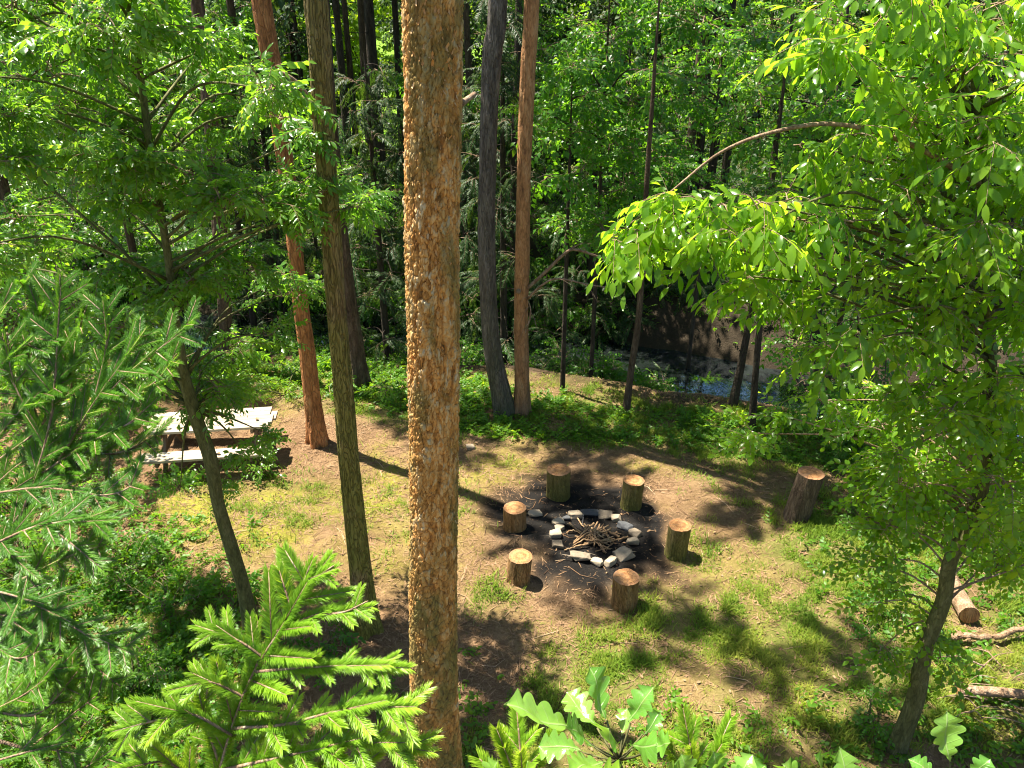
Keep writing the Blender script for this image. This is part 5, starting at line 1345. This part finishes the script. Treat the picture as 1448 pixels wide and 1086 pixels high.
axes = [
    ([(-60, 860, 2.5), (10, 770, 2.45), (45, 690, 2.4), (72, 590, 2.38), (82, 470, 2.36), (85, 388, 2.35)], dict(lat=.12)),
    ([(20, 740, 2.45), (90, 640, 2.4), (130, 575, 2.35), (175, 510, 2.3), (208, 462, 2.3)], dict(lat=.14)),
    ([(120, 590, 2.38), (180, 530, 2.3), (230, 490, 2.25), (278, 448, 2.22)], dict(lat=.12)),
    ([(60, 670, 2.42), (120, 630, 2.35), (180, 600, 2.3), (215, 570, 2.28)], dict(lat=.12)),
    ([(135, 560, 2.36), (150, 490, 2.34), (146, 425, 2.32)], dict(lat=.1)),
    ([(-20, 640, 2.45), (40, 570, 2.4), (90, 540, 2.38)], dict(lat=.1)), ([(-40, 560, 2.5), (20, 500, 2.4), (70, 470, 2.4)], dict(lat=.1)),
    ([(-20, 775, 2.3), (50, 745, 2.25), (110, 738, 2.22), (165, 738, 2.2)], dict(lat=.1)),
    ([(70, 745, 2.24), (105, 772, 2.22), (145, 806, 2.2)], dict(lat=.06)), ([(-40, 480, 2.6), (10, 430, 2.5), (40, 395, 2.42)], dict(lat=.1, bright=0.50)), ([(0, 650, 2.6), (60, 600, 2.5), (110, 505, 2.42)], dict(lat=.1, bright=0.60)), ([(-40, 720, 2.6), (40, 650, 2.5), (120, 650, 2.42)], dict(lat=.1, bright=0.40)), ([(30, 820, 2.6), (90, 790, 2.5), (150, 770, 2.42)], dict(lat=.1, bright=0.50)), ([(-40, 940, 2.6), (40, 900, 2.5), (90, 850, 2.42)], dict(lat=.1, bright=0.40)), ([(60, 960, 2.6), (120, 940, 2.5), (170, 970, 2.42)], dict(lat=.1, bright=0.35)), ([(-40, 1000, 2.6), (50, 1010, 2.5), (110, 950, 2.42)], dict(lat=.1, bright=0.60)), ([(10, 600, 2.6), (40, 520, 2.5), (60, 430, 2.42)], dict(lat=.1, bright=0.50)), ([(110, 640, 2.6), (170, 640, 2.5), (230, 610, 2.42)], dict(lat=.1, bright=0.60)), ([(-40, 860, 2.6), (20, 880, 2.5), (80, 960, 2.42)], dict(lat=.1, bright=0.30)), ([(100, 560, 2.6), (110, 480, 2.5), (120, 440, 2.42)], dict(lat=.1, bright=0.55)), ([(180, 560, 2.6), (220, 540, 2.5), (250, 500, 2.42)], dict(lat=.1, bright=0.60)), ([(-20, 760, 2.3), (20, 790, 2.26), (50, 830, 2.24)], dict(lat=.08)),
    ([(-30, 830, 2.4), (40, 850, 2.35), (110, 890, 2.3), (190, 925, 2.28)], dict(lat=.12, bright=.25)),
    ([(-30, 900, 2.4), (20, 930, 2.35), (60, 920, 2.3)], dict(lat=.1)), ([(-20, 1010, 2.3), (30, 985, 2.25), (62, 962, 2.2)], dict(lat=.08)),
    ([(40, 1060, 2.4), (90, 1020, 2.35), (135, 985, 2.3)], dict(lat=.08)), ([(-20, 1080, 2.3), (60, 1060, 2.3), (120, 1070, 2.3)], dict(lat=.12)),
    ([(80, 1120, 2.3), (130, 1080, 2.3), (190, 1060, 2.3)], dict(lat=.1)), ([(60, 620, 2.44), (20, 540, 2.42), (10, 470, 2.4)], dict(lat=.1)),
    ([(-20, 700, 2.4), (60, 690, 2.36), (150, 700, 2.3), (200, 680, 2.28)], dict(lat=.1, bright=.3)),
]
sp0 = att(-330, 780, 2.6)
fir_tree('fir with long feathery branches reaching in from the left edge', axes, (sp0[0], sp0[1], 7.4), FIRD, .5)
D = 1.5
axes = [([(742, 1150, 1.6), (738, 1090, D), (733, 1030, D)], dict(lat=.05)), ([(740, 1120, 1.55), (718, 1070, D), (704, 1030, D)], dict(lat=.0)), ([(742, 1120, 1.55), (765, 1070, D), (785, 1040, D)], dict(lat=.0)),
        ([(725, 1120, 1.5), (695, 1090, D), (676, 1075, D)], dict(lat=.0)), ([(990, 1150, 1.6), (980, 1080, D), (970, 1025, D)], dict(lat=.05)), ([(985, 1110, 1.55), (1010, 1070, D), (1022, 1040, D)], dict(lat=0)),
        ([(985, 1120, 1.55), (955, 1075, D), (945, 1045, D)], dict(lat=0))]
sp0 = att(860, 1500, 1.9)
fir_tree('fir top whose bright shoot tips poke up beside the oak leaves at the bottom', axes, (sp0[0], sp0[1], sp0[2]), FIR, .75)

# ================================================================== FOREGROUND OAK LEAVES
def oak_fg():
    base = np.array([.45, .3, float(H(.45, .3))])
    t = thing('oak_tree', 'young oak with fresh lobed leaves at the bottom edge of the photo', 'tree', base)
    top = att(960, 1400, 1.5)
    mb = MB(); trunk_mesh(mb, np.array([base - [0, 0, .1], (base + top) / 2 + [.06, 0, 0], top]), np.array([.06, .04, .014]), 12, 60, .2)
    lm, wb = MB(), mb
    leaves = [leaf_lobed(5, .3, .25), leaf_lobed(4, .31, .1, asym=.1), leaf_lobed(5, .33, .45), leaf_lobed(4, .29, -.15)]
    LU, LV = [], []
    sprigs = [((875, 1075, 1.3), [(735, 985, 1.18), (836, 945, 1.3), (905, 978, 1.25), (790, 1030, 1.2), (935, 1010, 1.3), (858, 1035, 1.15), (808, 975, 1.34), (955, 1050, 1.2), (820, 1080, 1.15), (885, 1000, 1.35), (765, 1050, 1.3), (912, 1045, 1.12), (870, 1100, 1.1)]),
              ((1010, 1150, 1.4), [(965, 1075, 1.36), (1010, 1068, 1.34), (1055, 1074, 1.36), (930, 1090, 1.3), (1080, 1085, 1.36), (990, 1098, 1.2), (1040, 1100, 1.25)]),
              ((1170, 1165, 1.45), [(1120, 1082, 1.4), (1160, 1070, 1.4), (1205, 1084, 1.38), (1240, 1096, 1.4), (1100, 1098, 1.35)]),
              ((1345, 1130, 1.3), [(1342, 1018, 1.25), (1398, 1072, 1.28), (1300, 1075, 1.3), (1375, 1100, 1.2)]),
              ((700, 1160, 1.4), [(690, 1080, 1.35), (750, 1085, 1.3), (645, 1100, 1.4)])]
    for b, tips in sprigs:
        B = att(*b); o = top + rng.normal(0, .02, 3)
        wb.tube(curve([o, (o + B) / 2 + [0, .03, 0], B], 10), np.linspace(.009, .004, 10), 6, .5)
        for k, tp in enumerate(tips):
            T = att(*tp); d = T - B; st = B + d * random.uniform(.42, .58)
            wb.tube([B, (B + st) / 2 + [0, 0, -.004], st], [.0025, .002, .0016], 4, .5)
            lv, lt = leaves[k % 4]; n = np.linalg.norm(T - st)
            up = np.array([random.gauss(0, .45), -.5 + random.gauss(0, .35), 1.0])
            m = frames(st[None], (T - st)[None], up[None], [n])[0]
            V = lv * [1, min(1.2, max(.8, .095 / n)), 1]
            V = V + np.stack([0 * V[:, 0], .05 * np.sin(V[:, 0] * 4 + k) , .03 * np.sin(V[:, 0] * 9 + V[:, 1] * 7 + k)], 1)
            lm.add(V @ m[:, :3].T + m[:, 3], lt, random.uniform(.1, .95)); LU.append(lv[:, 0]); LV.append(lv[:, 1])
    lm.build('crown', 'leaf_oak_fresh', t, attrs=dict(lu=np.concatenate(LU), lv=np.concatenate(LV))); wb.build('trunk', 'bark_green', t)
oak_fg()

# ================================================================== CAMERA, SUN, SKY
cd = bpy.data.cameras.new('camera'); cam = bpy.data.objects.new('camera', cd); COL.objects.link(cam)
cam.location = (0, 0, CAMZ); cam.rotation_euler = (PI / 2 - PITCH, 0, 0)
cd.sensor_width = 36; cd.lens = 36 * FPX / PW; cd.clip_start = .05; cd.clip_end = 2000
scene.camera = cam

EL, AZ = math.radians(67), math.radians(-60)      # azimuth measured from +Y towards +X
S = np.array([math.sin(AZ) * math.cos(EL), math.cos(AZ) * math.cos(EL), math.sin(EL)])
sl = bpy.data.lights.new('sun', 'SUN'); sl.energy = 5.0; sl.angle = math.radians(.53); sl.color = (1, .93, .8)
so = bpy.data.objects.new('sun', sl); COL.objects.link(so)
from mathutils import Vector
so.rotation_euler = Vector(S).to_track_quat('Z', 'Y').to_euler(); so.location = tuple(S * 40)

w = bpy.data.worlds.new('World'); scene.world = w; w.use_nodes = True
nt = w.node_tree; bg = nt.nodes['Background']
sky = nt.nodes.new('ShaderNodeTexSky'); sky.sky_type = 'NISHITA'; sky.sun_disc = False
sky.sun_elevation = EL; sky.sun_rotation = AZ
nt.links.new(sky.outputs[0], bg.inputs[0]); bg.inputs[1].default_value = .054

scene.view_settings.view_transform = 'Standard'; scene.view_settings.look = 'None'
scene.view_settings.exposure = 2.0; scene.view_settings.gamma = 1
cy = scene.cycles
cy.max_bounces = 7; cy.diffuse_bounces = 4; cy.glossy_bounces = 3; cy.transmission_bounces = 4; cy.transparent_max_bounces = 4
cy.caustics_reflective = False; cy.caustics_refractive = False
cy.sample_clamp_indirect = 6
cy.use_denoising = True; cy.filter_width = 1.1
cy.use_adaptive_sampling = True; cy.adaptive_threshold = .01
